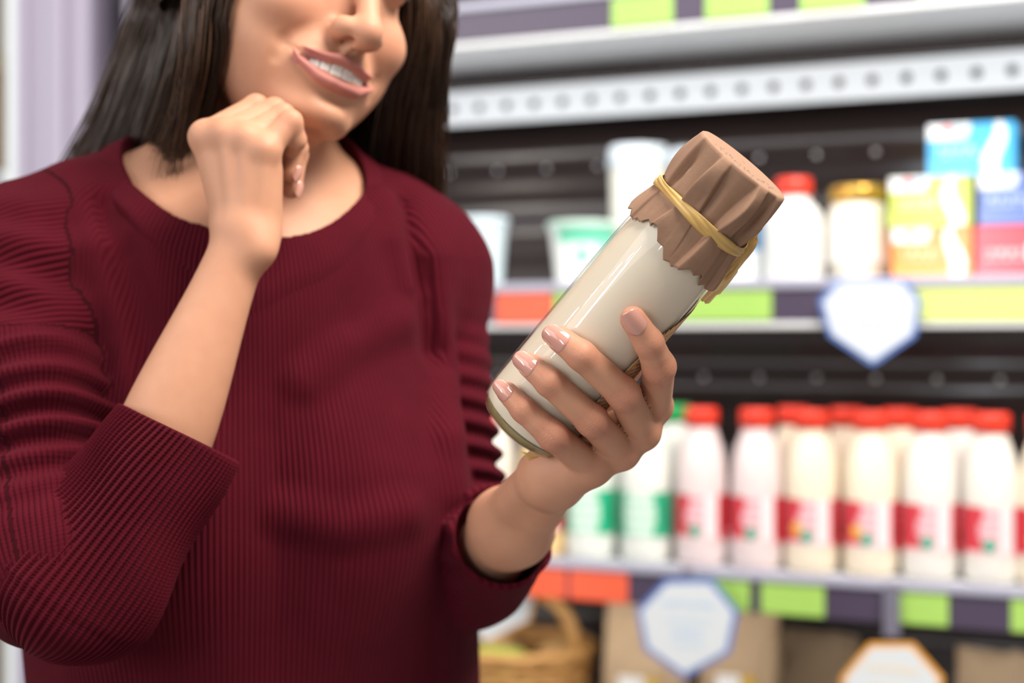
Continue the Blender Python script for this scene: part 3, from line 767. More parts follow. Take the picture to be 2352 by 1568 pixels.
# faint illegible stamp on the crown: short broken strokes along the near edge
st = []
for k in range(46):
    a = -2.75 + k * .052; rr = .0235 + .0022 * math.sin(k * 1.7) - (.004 if k % 3 == 0 else 0)
    if k % 7 == 3: continue
    p0 = np.array([rr * math.cos(a), rr * math.sin(a), CT + .0003]); dx = .0011 * math.cos(k * 2.1); dy = .0013 * math.sin(k * 1.3)
    st.append(tube(Bw(np.array([p0, p0 + (dx * .5, dy * .5, .0), p0 + (dx, -dy * .3, 0)])), .00016, 4))
mk('ink_stamp', *join(st), mat('grey_ink', (.30, .28, .27), .8), paper)
# raffia band, knot and tail
def ribbon(path, width_dir, wdt, tw=0, nacr=9, wave=.0004):
    path = np.asarray(path, float); K = len(path); tg = np.gradient(path, axis=0); V = []; rv = []
    s = 0
    for i in range(K):
        t = nrm(tg[i]); wd = np.asarray(width_dir[i], float); wd = nrm(wd - t * (wd @ t)); nn = np.cross(t, wd)
        if i: s += np.linalg.norm(path[i] - path[i - 1])
        ang = tw * math.sin(i * .22); w2 = wd * math.cos(ang) + nn * math.sin(ang); n2 = np.cross(t, w2); wv = wdt[i] if hasattr(wdt, '__len__') else wdt
        for j in range(nacr):
            u = -1 + 2 * j / (nacr - 1)
            V.append(path[i] + w2 * u * wv / 2 + n2 * (wave * math.sin(u * 7 + i * .3) + .0006 * (1 - u * u))); rv.append((u * .5, s * 40, 0))
    return np.array(V), grid_faces(nacr, K, False), np.array(rv)
rf = empty('raffia_tie'); rf.parent = bottle; rf['label'] = 'golden raffia ribbon knotted round the paper cap'
aa = np.linspace(0, 2 * PI, 120)
def waist_r(a): return NR + .0038 + .0005 * np.sin(5 * a)
pth = Bw(np.stack([waist_r(aa) * np.cos(aa), waist_r(aa) * np.sin(aa), WZ + .0012 * np.sin(2 * aa)], 1))
v, f, rv = ribbon(pth, [BAX] * 120, [.0066 + .0014 * math.sin(3 * a) for a in aa], .25)
o = mk('band', v, f, M['raffia'], rf, attrs={'rv': rv}); md = o.modifiers.new('t', 'SOLIDIFY'); md.thickness = .0005
KN = P(1737, 524, .838)
ka = np.linspace(0, 2 * PI, 40)
kp = np.stack([KN + .0028 * (BX * math.cos(t * 2) + BAX * .8 * math.sin(t * 3) + BY * math.sin(t * 2 + 1)) for t in ka])
v, f = tube(kp, .0013, 8); o = mk('knot', v, f, M['raffia'], rf, attrs={'rv': np.stack([np.tile(np.linspace(0, 1, 8), 40), np.repeat(np.linspace(0, 6, 40), 8), np.zeros(320)], 1)})
lp = spline([KN, P(1725, 508, .836), P(1712, 512, .834), P(1722, 524, .834), KN], 30); v, f, rv = ribbon(lp, [BAX + BX] * 30, .0022); mk('loop', v, f, M['raffia'], rf, attrs={'rv': rv})
for pts, wdt in (([KN, P(1724, 562, .838), P(1698, 602, .842), P(1669, 636, .849), P(1640, 668, .855), P(1618, 692, .862)], [.004] * 5 + [.007] * 15 + [.009] * 12 + [.006] * 8),
                 ([KN, P(1716, 558, .836), P(1696, 588, .838), P(1680, 614, .843), P(1664, 636, .85)], .0055)):
    pp = spline(pts, 40); v, f, rv = ribbon(pp, [BX * .8 - BAX * .2 + np.array([0, .4, 0])] * 40, wdt, .3, 9, .0008); o = mk('tail', v, f, M['raffia'], rf, attrs={'rv': rv}); md = o.modifiers.new('t', 'SOLIDIFY'); md.thickness = .0003
fr_ = [tube(spline([P(1255, 1043, .872 + .002 * k), P(1228, 1046 + 3 * k, .872 + .002 * k), P(1198 + 4 * k, 1038 + 7 * k, .872 + .002 * k)], 10), [.0007] * 8 + [.0004, .0002], 5) for k in range(4)]
v, f = join(fr_); mk('loose_strand', v, f, M['raffia'], rf)
# kraft label round the far side, zigzag edge and rows of print
la = []; Vl = []; il = []; nA, nZ = 150, 200
for j in range(nZ):
    for i in range(nA):
        u = i / (nA - 1); a = math.radians(-58 + 112 * u)
        top = float(np.interp(math.degrees(a), [-58, -56, -49, -32, 0, 60], [.064, .070, .104, .118, .130, .135])); top += .0022 * (abs((u * 60) % 2 - 1) * 2 - 1) if 1 else 0
        z = .028 + (top - .028) * j / (nZ - 1)
        Vl.append((BR + .0003) * np.array([math.cos(a), math.sin(a), 0]) + np.array([0, 0, z]))
        row = ((z - a * .02) / .0042) % 1; wd_ = math.sin(a * 330 + int((z - a * .02) / .0042) * 2.3) + .6 * math.sin(a * 120)
        il.append(1.0 if (.22 < row < .68 and wd_ > -.35 and z < top - .006) else 0)
lab = mk('label', Bw(np.array(Vl)), grid_faces(nA, nZ, False), M['kraft_label'], bottle, attrs={'ink': np.array(il)}); tag(lab, 'tan zigzag-cut paper label')
md = lab.modifiers.new('t', 'SOLIDIFY'); md.thickness = .0003; md.offset = 1
# ------------------------------------------------------------------ the cooler shelf behind her: frame of reference
SK = .42; SZ0 = 2.362; SNL = math.hypot(1, SK)
SE = np.array([1, -SK, 0]) / SNL; SD = np.array([SK, 1, 0]) / SNL       # along the shelf, into the shelf
SO = np.array([0, SZ0, 0]); SRZ = -math.atan(SK)
def depth(px, off): return (SZ0 + off * SNL) / (1 + SK * (px - 1176) / FPX)
def along(px, off):
    Y = depth(px, off); p = np.array([(px - 1176) / FPX * Y, Y, 0]); return (p - SO) @ SE
def height(px, py, off): return CAMZ + (784 - py) / FPX * depth(px, off)
def mm(px, off): return depth(px, off) / FPX                             # metres per photograph pixel there
def at(s, off, z): return SO + SE * s + SD * off + np.array([0, 0, z])
def shelf_obj(name, s, off, z, rz=0.0):
    return empty(name, at(s, off, z), SRZ + rz)
def place(o, s, off, z, rz=0.0):
    o.location = at(s, off, z); o.rotation_euler = (0, 0, SRZ + rz); return o
M['white_steel'] = mat('white_steel', (.78, .80, .82), .35)
M['rail'] = mat('plum_rail', (.060, .043, .080), .35)
M['rail_lip'] = mat('clear_rail_lip', (.40, .40, .50), .25)
M['lilac'] = mat('lilac_metal', (.40, .36, .46), .34)
M['whitepost'] = mat('white_post', (.80, .86, .88), .4)
M['black_panel'] = mat('brown_black_panel', (.026, .018, .017), .16, Specular_IOR_Level=.3)
M['dark'] = mat('cavity_shade', (.01, .009, .009), .7)
M['chrome'] = mat('rivet_metal', (.6, .58, .58), .25, Metallic=1)
# --- structure: floor and the left-hand frame
bm_v, bm_f = box((0, 2, -.02), (9, 9, .04)); o = mk('floor', bm_v, bm_f, mat('grey_floor_tile', (.35, .33, .32), .3), smooth=False); o['kind'] = 'structure'
# --- display cooler: one thing with its panels, shelves and rails
S0, S1 = -.62, 1.55
unit = tag(shelf_obj('display_cooler', 0, 0, 0), 'long open dairy display cooler with dark back panel and three white shelves', 'cooler')
v, f = [], []
zz = np.linspace(.40, 2.3, 190); ss = np.linspace(S0, S1, 60)
cor = .0050 * np.sin(zz * 2 * PI / .155) + .002 * np.sin(zz * 2 * PI / .0775 + .6)
bv = np.array([(s, .50 + c, z) for z, c in zip(zz, cor) for s in ss]); o = mk('back_panel', bv, grid_faces(60, len(zz), False), M['black_panel'], unit)
md = o.modifiers.new('t', 'SOLIDIFY'); md.thickness = .01; md.offset = 0
rv_ = []
rm_ = None
for zc in (1.648, 1.232):
    for k in range(20):
        if rm_ is None:
            a_, b_ = lathe([(.0001, .004), (.004, .0036), (.0062, .0015), (.0066, 0)], 12)
            rm_ = mk('panel_rivet', np.stack([a_[:, 0], -a_[:, 2], a_[:, 1]], 1), b_, M['chrome'], unit); r_ = rm_
        else:
            r_ = rm_.copy(); C.objects.link(r_); r_.parent = unit
        r_.location = (S0 + .06 + k * .108, .485, zc)
v, f = box(((S0 + S1) / 2, .27, .50), (S1 - S0, .54, .04), .004); mk('base_deck', v, f, M['white_steel'], unit, False)
v, f = box(((S0 + S1) / 2, .0, .26), (S1 - S0, .04, .52), .004); mk('kick_panel', v, f, M['rail'], unit, False)
SHZ = (.9445, 1.3935, 1.864)
for z in SHZ:
    top = z > 1.7
    v, f = box(((S0 + S1) / 2, .235, z - .010), (S1 - S0, .47, .018), .003); sh_ = mk('shelf', v, f, M['white_steel'], unit, False)
    v, f = box(((S0 + S1) / 2, -.008, z - .037), (S1 - S0, .008, .052), .001); r_ = mk('price_rail', v, f, M['rail'], sh_, False)
    v, f = box(((S0 + S1) / 2, -.011, z - .005), (S1 - S0, .014, .016), .003); mk('rail_lip', v, f, M['rail_lip'], sh_, False)
    if z > 1.2:
        v, f = box(((S0 + S1) / 2, -.006, z - .068), (S1 - S0, .012, .010), .002); mk('rail_foot', v, f, M['white_steel'], sh_, False)
# perforated air strip under the top shelf: a plate with real round holes
def perforated(s0, s1, z0, z1, pitch, hr, off):
    V = []; F = []; n = int((s1 - s0) / pitch); zc = (z0 + z1) / 2
    for k in range(n):
        a = s0 + k * pitch; c = (a + pitch / 2, zc); o = len(V); m_ = 24
        for j in range(m_):
            t = 2 * PI * j / m_ + PI / 4; V.append((c[0] + hr * math.cos(t), off, c[1] + hr * math.sin(t)))
        for j in range(m_):
            t = 2 * PI * j / m_ + PI / 4; x, z = math.cos(t), math.sin(t); mx_ = max(abs(x), abs(z)); V.append((c[0] + pitch / 2 * x / mx_, off, zc + (z1 - z0) / 2 * z / mx_))
        for j in range(m_): F.append((o + j, o + (j + 1) % m_, o + m_ + (j + 1) % m_, o + m_ + j))
    return np.array(V), F
v, f = perforated(S0, S1, 1.731, 1.797, .0588, .0095, .40)
o = mk('air_strip', v, f, mat('strip_steel', (.60, .63, .66), .4), unit, False); md = o.modifiers.new('t', 'SOLIDIFY'); md.thickness = .003
v, f = box(((S0 + S1) / 2, .43, 1.766), (S1 - S0, .03, .06)); mk('hole_shade_box', v, f, M['dark'], unit, False)  # near-black box, its colour stands in for shade behind the holes
v, f = box((S0 - .03, .24, 1.15), (.05, .56, 2.3), .004); mk('end_panel', v, f, M['lilac'], unit, False)
# lamps of the cooler: a tube under the front of each shelf
for z, e, tilt in ((1.8, 3.4, 98), (1.32, 2.0, 48), (.87, 1.2, 48)):
    l = bpy.data.lights.new('cooler_tube', 'AREA'); l.shape = 'RECTANGLE'; l.size = 2.1; l.size_y = .03; l.energy = e; l.color = (1, .98, .96)
    o = bpy.data.objects.new('cooler_tube', l); C.objects.link(o); o.location = at(.46, .03, z - .008); o.rotation_euler = (math.radians(tilt), 0, SRZ)
# --- price tags
def paint_panel(wd, ht, th, n, fn, rad=.004):   # rounded card, colours from fn(u,v) on a fine grid, front toward -y
    nx, nz = n; V = []; col = []
    for k in range(nz + 1):
        for i in range(nx + 1):
            u, v = i / nx, k / nz; V.append(((u - .5) * wd, 0, (v - .5) * ht)); col.append(fn(u, v))
    F = grid_faces(nx + 1, nz + 1, False)
    return np.array(V), F, np.array(col)
def smudge(u, v, rows, x0, x1, seed):           # unreadable small print
    for y0, y1 in rows:
        if y0 < v < y1 and x0 < u < x1 and math.sin(u * 90 + seed) + math.sin(u * 53 + seed * 2 + y0 * 40) > -.25: return True
    return False
COLS = {'green': (.36, .60, .12), 'lime': (.66, .74, .22), 'orange': (.84, .12, .05), 'mint': (.44, .78, .36)}
def price_tag(px0, px1, pz, colr, label, group, ht=.058, rows=((.25, .32), (.55, .62))):
    s0, s1 = along(px0, -.014), along(px1, -.014); wd = s1 - s0
    base = COLS[colr]; dk = tuple(c * .78 for c in base)
    v, f, c = paint_panel(wd, ht, .001, (80, 20), lambda u, v: dk if smudge(u, v, rows, .08, .8, px0) else base)
    o = mk('price_tag', v, f, M['print'], None, True, {'Col': c}); md = o.modifiers.new('t', 'SOLIDIFY'); md.thickness = .0012; md.offset = -1
    place(o, (s0 + s1) / 2, -.0138, pz); return tag(o, label, 'price tag', group)
GT, GM, GLo = 'price tags on the top rail', 'price tags on the middle rail', 'price tags on the lower rail'
for i, (a, b, w_) in enumerate(((1405, 1545, 'lime-green price tag nearest her hair on the top rail'), (1620, 1765, 'green price tag second from her hair on the top rail'), (1838, 1985, 'green price tag third from her hair on the top rail'), (2110, 2275, 'pale green price tag at the far end of the top rail'))):
    price_tag(a, b, 1.864 - .034, 'mint' if i == 3 else 'green', w_, GT)
price_tag(1140, 1266, 1.3935 - .033, 'orange', 'orange-red price tag beside her sleeve on the middle rail', GM, .062)
price_tag(1272, 1372, 1.3935 - .033, 'green', 'green price tag behind the bottle, next to the orange one', GM)
price_tag(1560, 1772, 1.3935 - .033, 'green', 'green price tag under the red-capped bottle on the middle rail', GM)
price_tag(2085, 2420, 1.3935 - .033, 'lime', 'long pale lime price strip under the stacked boxes', GM, .062)
price_tag(1205, 1300, .9445 - .033, 'orange', 'orange-red price tag above the basket handle on the lower rail', GLo, .06)
price_tag(1308, 1442, .9445 - .033, 'orange', 'orange-red price tag under the green-labelled bottles', GLo, .06)
price_tag(1588, 1722, .9445 - .033, 'green', 'green price tag partly hidden behind the blue-edged sign', GLo)
price_tag(1748, 1893, .9445 - .033, 'green', 'green price tag between the blue-edged and orange-edged signs', GLo)
price_tag(2030, 2178, .9445 - .033, 'green', 'green price tag above the orange-edged sign', GLo)
price_tag(2322, 2470, .9445 - .033, 'green', 'green price tag cut by the edge at the right end of lower rail', GLo)
# --- hanging shaped signs
M['sign_white'] = mat('sign_white', (.63, .67, .70), .4); M['sign_blue'] = mat('sign_blue', (.10, .20, .55), .4); M['sign_orange'] = mat('sign_orange', (.80, .36, .04), .4); M['sign_ink'] = mat('pale_blue_print', (.42, .56, .74), .5); M['sign_tan'] = mat('pale_orange_print', (.80, .62, .40), .5)
def hep_sign(pts, off, edge, ink, label, group, stem=None, inset=.90, seed=1):
    c = np.mean(pts, 0); s_c = along(c[0], off); z_c = height(c[0], c[1], off)
    loc = [(along(px, off) - s_c, height(px, py, off) - z_c) for px, py in pts]
    e = tag(shelf_obj('shelf_sign', s_c, off, z_c), label, 'sign', group)
    v, f = prism(loc, .002); mk('border', v, f, M[edge], e, False)
    v, f = prism([(x * inset, z * inset) for x, z in loc], .001); v[:, 1] -= .0012; mk('face', v, f, M['sign_white'], e, False)
    ps = []
    rs = np.random.default_rng(seed); hw = max(x for x, z in loc); hh = max(z for x, z in loc)
    for row, y in enumerate((.42, .05, -.22, -.48)):
        x = -.5 * hw * (1, .85, .6, .5)[row]; x1 = -x
        while x < x1:
            w_ = hw * rs.uniform(.04, .10); hgt = hh * (.10, .06, .14, .06)[row]
            ps.append(box((x + w_ / 2, -.0016, y * hh + rs.uniform(-.02, .02) * hh), (w_ * .8, .0006, hgt))); x += w_ * rs.uniform(1.1, 1.5)
    v, f = join(ps); mk('faint_print', v, f, M[ink], e, False)
    if stem:
        v, f = box((stem[0], .003, stem[1]), (stem[2] * .8, .002, stem[3])); mk('hanger', v, f, M['hanger'], e, False)
    return e
M['hanger'] = mat('grey_hanger', (.16, .15, .20), .3)
GS_ = 'shaped signs hung from the shelf rails'
hep_sign([(1925, 640), (2078, 640), (2116, 688), (2104, 772), (2005, 840), (1904, 772), (1880, 690)], -.03, 'sign_blue', 'sign_ink', 'white blue-edged sign hung on the middle rail under the gold-lidded jar', GS_, (0, .03, .02, .04), seed=3)
hep_sign([(1528, 1330), (1636, 1330), (1696, 1405), (1676, 1500), (1572, 1557), (1480, 1492), (1462, 1400)], -.05, 'sign_blue', 'sign_ink', 'white blue-edged sign hung on the lower rail before the paper bags', GS_, (0, .07, .02, .03), seed=5)
hep_sign([(1996, 1476), (2098, 1476), (2168, 1556), (2150, 1650), (2045, 1712), (1945, 1650), (1930, 1556)], -.03, 'sign_orange', 'sign_tan', 'white orange-edged sign on a clear stem at the bottom right', GS_, (0, .115, .03, .075), seed=7)
hep_sign([(1130, 1330), (1240, 1322), (1218, 1425), (1113, 1478), (1064, 1418), (1050, 1360)], .02, 'sign_orange', 'sign_tan', 'cream orange-edged sign tilted against the basket beside her elbow', GS_, seed=9, inset=.94)
# --- the drink bottles on the lower shelf
M['cap_red'] = mat('red_cap', (.80, .045, .02), .35); M['cap_green'] = mat('green_cap', (.02, .38, .10), .35); M['gold'] = mat('gold_lid', (.66, .40, .08), .25, Metallic=.8)
def drink_profile(R, H):
    return [(.0005, .002), (R * .80, 0), (R * .95, .006), (R, .016), (R, .50 * H), (R * .985, .56 * H), (R * .93, .66 * H), (R * .82, .75 * H), (R * .68, .82 * H), (R * .60, .86 * H), (R * .58, .90 * H), (R * .0005 + .0005, .90 * H)]
def label_ring(R, z0, z1, fn, nA=96, nZ=36):
    V = []; col = []
    for k in range(nZ + 1):
        for i in range(nA):
            a = 2 * PI * i / nA; V.append((R * math.cos(a), R * math.sin(a), z0 + (z1 - z0) * k / nZ)); col.append(fn((math.degrees(a) + 90 + 180) % 360 - 180, k / nZ))   # 0 deg faces the aisle
    return np.array(V), grid_faces(nA, nZ + 1, True), np.array(col)
def red_label(frt):
    def fn(a, v):
        if (a + 2) ** 2 / 14 ** 2 + (v - .22) ** 2 / .15 ** 2 < 1: return (.07, .38, .27)
        if frt and (a + 26) ** 2 / 12 ** 2 + (v - .38) ** 2 / .14 ** 2 < 1: return (.88, .46, .06)
        if v < .10 and abs(a) < 60: return (.85, .62, .62)
        if -20 + 6 * math.sin(v * 9) < a < 22: return (.78, .20, .26) if (math.sin(a * .9) + math.sin(v * 30) > .7) else (.86, .56, .60)
        if 22 <= a < 50: return (.88, .80, .82)  # vertical gloss streak painted into the label as a pale band
        return (.66, .05, .07)
    return fn
def green_label(a, v):
    if abs(a) < 42 - 20 * abs(v - .5): return (.70, .86, .76) if math.sin(a * .8) + math.sin(v * 26) < .8 else (.25, .62, .42)
    return (.03, .45, .24)
DH = .249; DR = .0405
def drink_bottle(name, body_col, capm, fn):
    t = empty(name)
    v, f = lathe(drink_profile(DR, DH), 48); mk('body', v, f, mat(name + '_plastic', body_col, .22, Subsurface_Weight=.1, Subsurface_Scale=.01), t)
    v, f = lathe([(DR * .62, .885 * DH), (DR * .66, .888 * DH), (DR * .66, .985 * DH), (DR * .62, DH), (.0005, DH)], 40); mk('cap', v, f, capm, t)
    v, f, c = label_ring(DR + .0004, 0.165 * DH, .455 * DH, fn); mk('label', v, f, M['gloss_print'], t, True, {'Col': c})
    return t
def copy_tree(o):
    r = o.copy(); C.objects.link(r)
    for ch in o.children:
        c = ch.copy(); C.objects.link(c); c.parent = r
    return r
protos = {'strawberry': drink_bottle('drink_bottle', (.78, .66, .66), M['cap_red'], red_label(False)),
          'peach': drink_bottle('drink_bottle', (.86, .76, .60), M['cap_red'], red_label(True)),
          'plain': drink_bottle('drink_bottle', (.80, .77, .71), M['cap_red'], red_label(False)),
          'green': drink_bottle('drink_bottle', (.80, .82, .77), M['cap_green'], green_label),
          'orange': drink_bottle('drink_bottle', (.88, .62, .30), M['cap_red'], red_label(True))}
used = set()
def put(kind, px, off, label, group, rz=0.0):
    p = protos[kind]
    if kind in used: p = copy_tree(p)
    used.add(kind)
    place(p, along(px, off), off, SHZ[0], rz); return tag(p, label, 'drink bottle', group)
GR1, GR2 = 'drink bottles in the front row on the lower shelf', 'drink bottles in the second row on the lower shelf'
put('orange', 1248, .045, 'orange-tinted drink bottle showing beside her forearm, left of the green-labelled ones', GR1)
put('plain', 1132, .045, 'white drink bottle behind her sleeve and the bottle base, at the row end', GR1)
put('green', 1357, .045, 'green-labelled milk drink bottle just under her holding hand', GR1)
put('green', 1483, .045, 'green-labelled milk drink bottle next to the first red-capped one', GR1)
names = ['first pink-white red-capped bottle right of the green-labelled ones', 'second red-capped bottle from the green ones, above the small gap of rail', 'third red-capped bottle from the green ones, creamy with orange spot on label', 'fourth red-capped bottle from the green ones, creamy with orange spot on label', 'fifth red-capped bottle from the green ones, white with green emblem', 'sixth red-capped bottle from the green ones, fully visible, white', 'red-capped bottle cut off by the right edge of the photo']
for px, k, nm in zip((1611, 1738, 1864, 2000, 2136, 2277, 2405), ('strawberry', 'strawberry', 'peach', 'peach', 'plain', 'plain', 'peach'), names):
    put(k, px, .045, nm, GR1, .05)
for px, k, w_ in ((1418, 'green', 'green-capped bottle in the second row, between the two green-labelled ones'), (1552, 'green', 'green-capped bottle in second row peeping out beside the fingers'), (1640, 'strawberry', 'red-capped bottle in second row behind the first two red caps'), (1765, 'strawberry', 'red-capped bottle in second row behind the second and third red caps'), (1822, 'peach', 'tan second-row bottle left of the first creamy front bottle'), (1945, 'peach', 'tan second-row bottle between the two creamy front bottles'), (2068, 'peach', 'second-row bottle with red cap left of the fifth front bottle'), (2205, 'plain', 'second-row bottle with red cap left of the sixth front bottle')):
    if px in (1640, 1765): continue
    put(k, px, .145, w_, GR2)
# --- products on the middle shelf
ZM = SHZ[1]
def prod(name, px, off, rz=0): return shelf_obj(name, along(px, off), off, ZM, rz)
def lathe_part(name, prof, m, parent, n=48, **k): v, f = lathe(prof, n); return mk(name, v, f, m, parent, **k)
wp = mat('white_plastic', (.86, .86, .84), .3); cream = mat('cream_plastic', (.88, .85, .76), .3); pale = mat('pale_blue_lid', (.62, .74, .82), .35)
t = prod('yogurt_cup', 1105, .10); r = 62 * mm(1105, .10)
lathe_part('cup', [(.0005, 0), (r * .74, 0), (r * .78, .004), (r * .97, .11), (r, .115), (r * .9, .117)], mat('blue_white_cup', (.66, .78, .84), .3), t); lathe_part('lid', [(r * 1.04, .112), (r * 1.04, .121), (r * .98, .123), (.0005, .122)], pale, t)
tag(t, 'pale blue-white cup half hidden behind her shoulder on the middle shelf', 'cup')
t = prod('yogurt_tub', 1338, .09); r = 80 * mm(1338, .09)
def tubfn(a, v): return (.16, .62, .42) if (v > .72 and a > -30) else ((.45, .78, .66) if (v > .3 and a > 48) else ((.3, .66, .5) if (a - 20) ** 2 / 300 + (v - .5) ** 2 / .02 < 1 else (.88, .89, .86)))
V = []; col = []
for k in range(31):
    v_ = k / 30
    for i in range(96):
        a = 2 * PI * i / 96; rr = r * (.74 + .22 * v_); V.append((rr * math.cos(a), rr * math.sin(a), .098 * v_)); col.append(tubfn((math.degrees(a) + 90 + 180) % 360 - 180, v_))
mk('tub', np.array(V), grid_faces(96, 31, True), M['gloss_print'], t, True, {'Col': np.array(col)}); lathe_part('lid', [(r * .97, .096), (r * 1.03, .097), (r * 1.03, .106), (r * .96, .108), (.0005, .107)], mat('pale_green_lid', (.62, .82, .72), .35), t)
tag(t, 'white tapered tub with a green rim left of the tall jars', 'tub')
def tall_jar(px, off, wpx, top, label):
    t = prod('tall_jar', px, off); r = wpx / 2 * mm(px, off); H = height(px, top, off) - ZM
    lathe_part('jar', [(.0005, 0), (r * .80, 0), (r * .84, .004), (r * .93, H * .80), (r * .93, H * .86)], cream, t)
    lathe_part('lid', [(r * .96, H * .84), (r, H * .85), (r * 1.0, H * .90), (r * .97, H * .955), (r * .93, H), (.0005, H * .995)], mat('ice_blue_lid', (.70, .78, .84), .35), t)
    return tag(t, label, 'jar', 'tall jars on the middle shelf')
tall_jar(1466, .20, 140, 338, 'tall cream jar with pale blue lid, fully beside the bottle cap'); tall_jar(1590, .30, 120, 346, 'tall cream jar mostly hidden behind the paper bottle cap')
t = prod('milk_carton_tub', 1700, .09); r = 56 * mm(1700, .09); v, f, c = label_ring(r, .002, .112, lambda a, v: (.10, .32, .62) if (v > .45 and abs(a - 50) < 22) else (.84, .88, .90)); mk('tub', v, f, M['gloss_print'], t, True, {'Col': c}); lathe_part('lid', [(r * 1.03, .108), (r * 1.03, .118), (.0005, .119)], wp, t); t.name = 'dairy_tub'
tag(t, 'white tub with a blue patch behind the raffia tail', 'tub')
t = prod('milk_jug', 1823, .06); r = 66 * mm(1823, .06); H = height(1823, 410, .06) - ZM
lathe_part('body', [(.0005, 0), (r * .9, 0), (r, .006), (r, H * .58), (r * .95, H * .66), (r * .72, H * .74), (r * .56, H * .78), (r * .54, H * .86), (.0005, H * .86)], wp, t); lathe_part('cap', [(r * .60, H * .83), (r * .63, H * .84), (r * .63, H * .985), (r * .58, H), (.0005, H)], M['cap_red'], t)
tag(t, 'white plastic bottle with red cap on the middle shelf', 'bottle')
t = prod('round_jar', 1972, .13); r = 80 * mm(1972, .13); H = height(1972, 430, .13) - ZM
lathe_part('jar', [(.0005, 0), (r * .66, 0), (r * .78, .006), (r * .95, H * .25), (r, H * .45), (r * .94, H * .66), (r * .80, H * .80), (r * .72, H * .84)], mat('jar_cream', (.86, .82, .72), .15), t)
v, f, c = label_ring(r * 1.004, H * .2, H * .62, lambda a, v: (.70, .80, .60) if ((a + 12) ** 2 / 200 + (v - .62) ** 2 / .01 < 1) else ((.72, .72, .78) if v < .25 and math.sin(a) > .2 and abs(a) < 40 else (.90, .88, .84)), 64, 24); mk('label', v, f, M['gloss_print'], t, True, {'Col': c})
lathe_part('lid', [(r * .74, H * .83), (r * .84, H * .84), (r * .84, H * .97), (r * .8, H), (.0005, H)], M['gold'], t)
tag(t, 'round cream jar with gold lid beside the lime and orange boxes', 'jar')
# --- cartons, stacked
def carton(px0, px1, py0, py1, base, light, label, fig=(.70, .86), off=.05, patch=True, seed=0):
    s0, s1 = along(px0, off), along(px1, off); z0 = height((px0 + px1) / 2, py1, off); z1 = height((px0 + px1) / 2, py0, off)
    w_, h_, d_ = s1 - s0, z1 - z0, .075
    t = tag(shelf_obj('carton', (s0 + s1) / 2, off, z0), label, 'carton', 'stacked cartons on the middle shelf')
    v, f = box((0, d_ / 2, h_ / 2), (w_, d_, h_), .0015); mk('box', v, f, mat('carton_card', base, .45), t, False)
    def fn(u, v):
        if patch and u < .50 - .18 * (1 - v) and v > .70:
            if (u - .23) ** 2 / .005 + (v - .88) ** 2 / .008 < 1: return (.75, .10, .12)
            if (u - .36) ** 2 / .006 + (v - .86) ** 2 / .010 < 1: return (.35, .62, .80)
            return (.92, .93, .94)
        xx = fig[0] + (fig[1] - fig[0]) * .5 + .06 * math.sin(v * 5 + seed)
        if abs(u - xx) < .055 + .045 * math.sin(v * 3.1 + .4): return (.88, .88, .88)
        if smudge(u, v, ((.46, .56), (.36, .41)), .12, .58, seed): return light
        if v < .30 - .2 * u: return tuple(min(1, c * 1.12 + .03) for c in base)
        return base
    v, f, c = paint_panel(w_ * .985, h_ * .985, 0, (90, 60), fn); v[:, 1] = -.0008; v[:, 2] += h_ / 2
    mk('front_print', v, f, M['gloss_print'], t, True, {'Col': c}); return t
carton(2048, 2232, 522, 637, (.80, .26, .02), (.95, .62, .35), 'orange carton at the bottom of the first stack', seed=.4)
carton(2042, 2232, 404, 520, (.47, .56, .04), (.85, .88, .5), 'lime-green carton on top of the orange one', seed=1.3)
carton(2240, 2432, 517, 640, (.80, .05, .07), (.92, .5, .5), 'red carton at the bottom of the second stack', patch=False, seed=2.1)
carton(2246, 2436, 394, 515, (.09, .15, .42), (.4, .5, .75), 'navy carton on top of the red one', seed=2.9)
carton(2130, 2332, 282, 402, (.03, .40, .78), (.45, .75, .92), 'bright blue carton on top of both stacks', seed=3.7)
# --- bottom deck: basket, bags
DKZ = .52
M['wicker'] = mat('wicker', (.50, .25, .07), .5); _n = noise(M['wicker'], 45, 3); LK(M['wicker'], mixc(M['wicker'], _n, (.36, .16, .035), (.62, .34, .11)), bsdf(M['wicker']).inputs['Base Color'])
bs = along(1198, .16); t = tag(shelf_obj('wicker_basket', bs, .16, DKZ + .001), 'round wicker basket with an arched handle below the lower rail', 'basket')
BRr = .122; rimz = height(1215, 1488, .16) - DKZ; wv = []
for k in range(16):
    z = .004 + rimz * k / 16; r = BRr * (.80 + .20 * k / 15)
    a = np.linspace(0, 2 * PI, 97)[:-1]; rr = r + .004 * np.sin(a * 12 + PI * (k % 2))
    p = np.stack([rr * np.cos(a), rr * np.sin(a), np.full_like(a, z)], 1); n6 = 6
    tv = np.array([[p[i] + .0065 * (math.cos(2 * PI * j / n6) * np.array([math.cos(a[i]), math.sin(a[i]), 0]) + math.sin(2 * PI * j / n6) * np.array([0, 0, 1])) for j in range(n6)] for i in range(96)]).reshape(-1, 3)
    wv.append((tv, [(i * n6 + j, i * n6 + (j + 1) % n6, ((i + 1) % 96) * n6 + (j + 1) % n6, ((i + 1) % 96) * n6 + j) for i in range(96) for j in range(n6)]))
for k in range(24):
    a = 2 * PI * k / 24; wv.append(tube([(BRr * .8 * math.cos(a), BRr * .8 * math.sin(a), 0), (BRr * math.cos(a), BRr * math.sin(a), rimz)], .004, 6))
v, f = join(wv); mk('bowl', v, f, M['wicker'], t)
a = np.linspace(0, 2 * PI, 64); v, f = tube(np.stack([(BRr + .004) * np.cos(a), (BRr + .004) * np.sin(a), rimz + .004 + 0 * a], 1), .010, 10, False); mk('rim', v, f, M['wicker'], t)
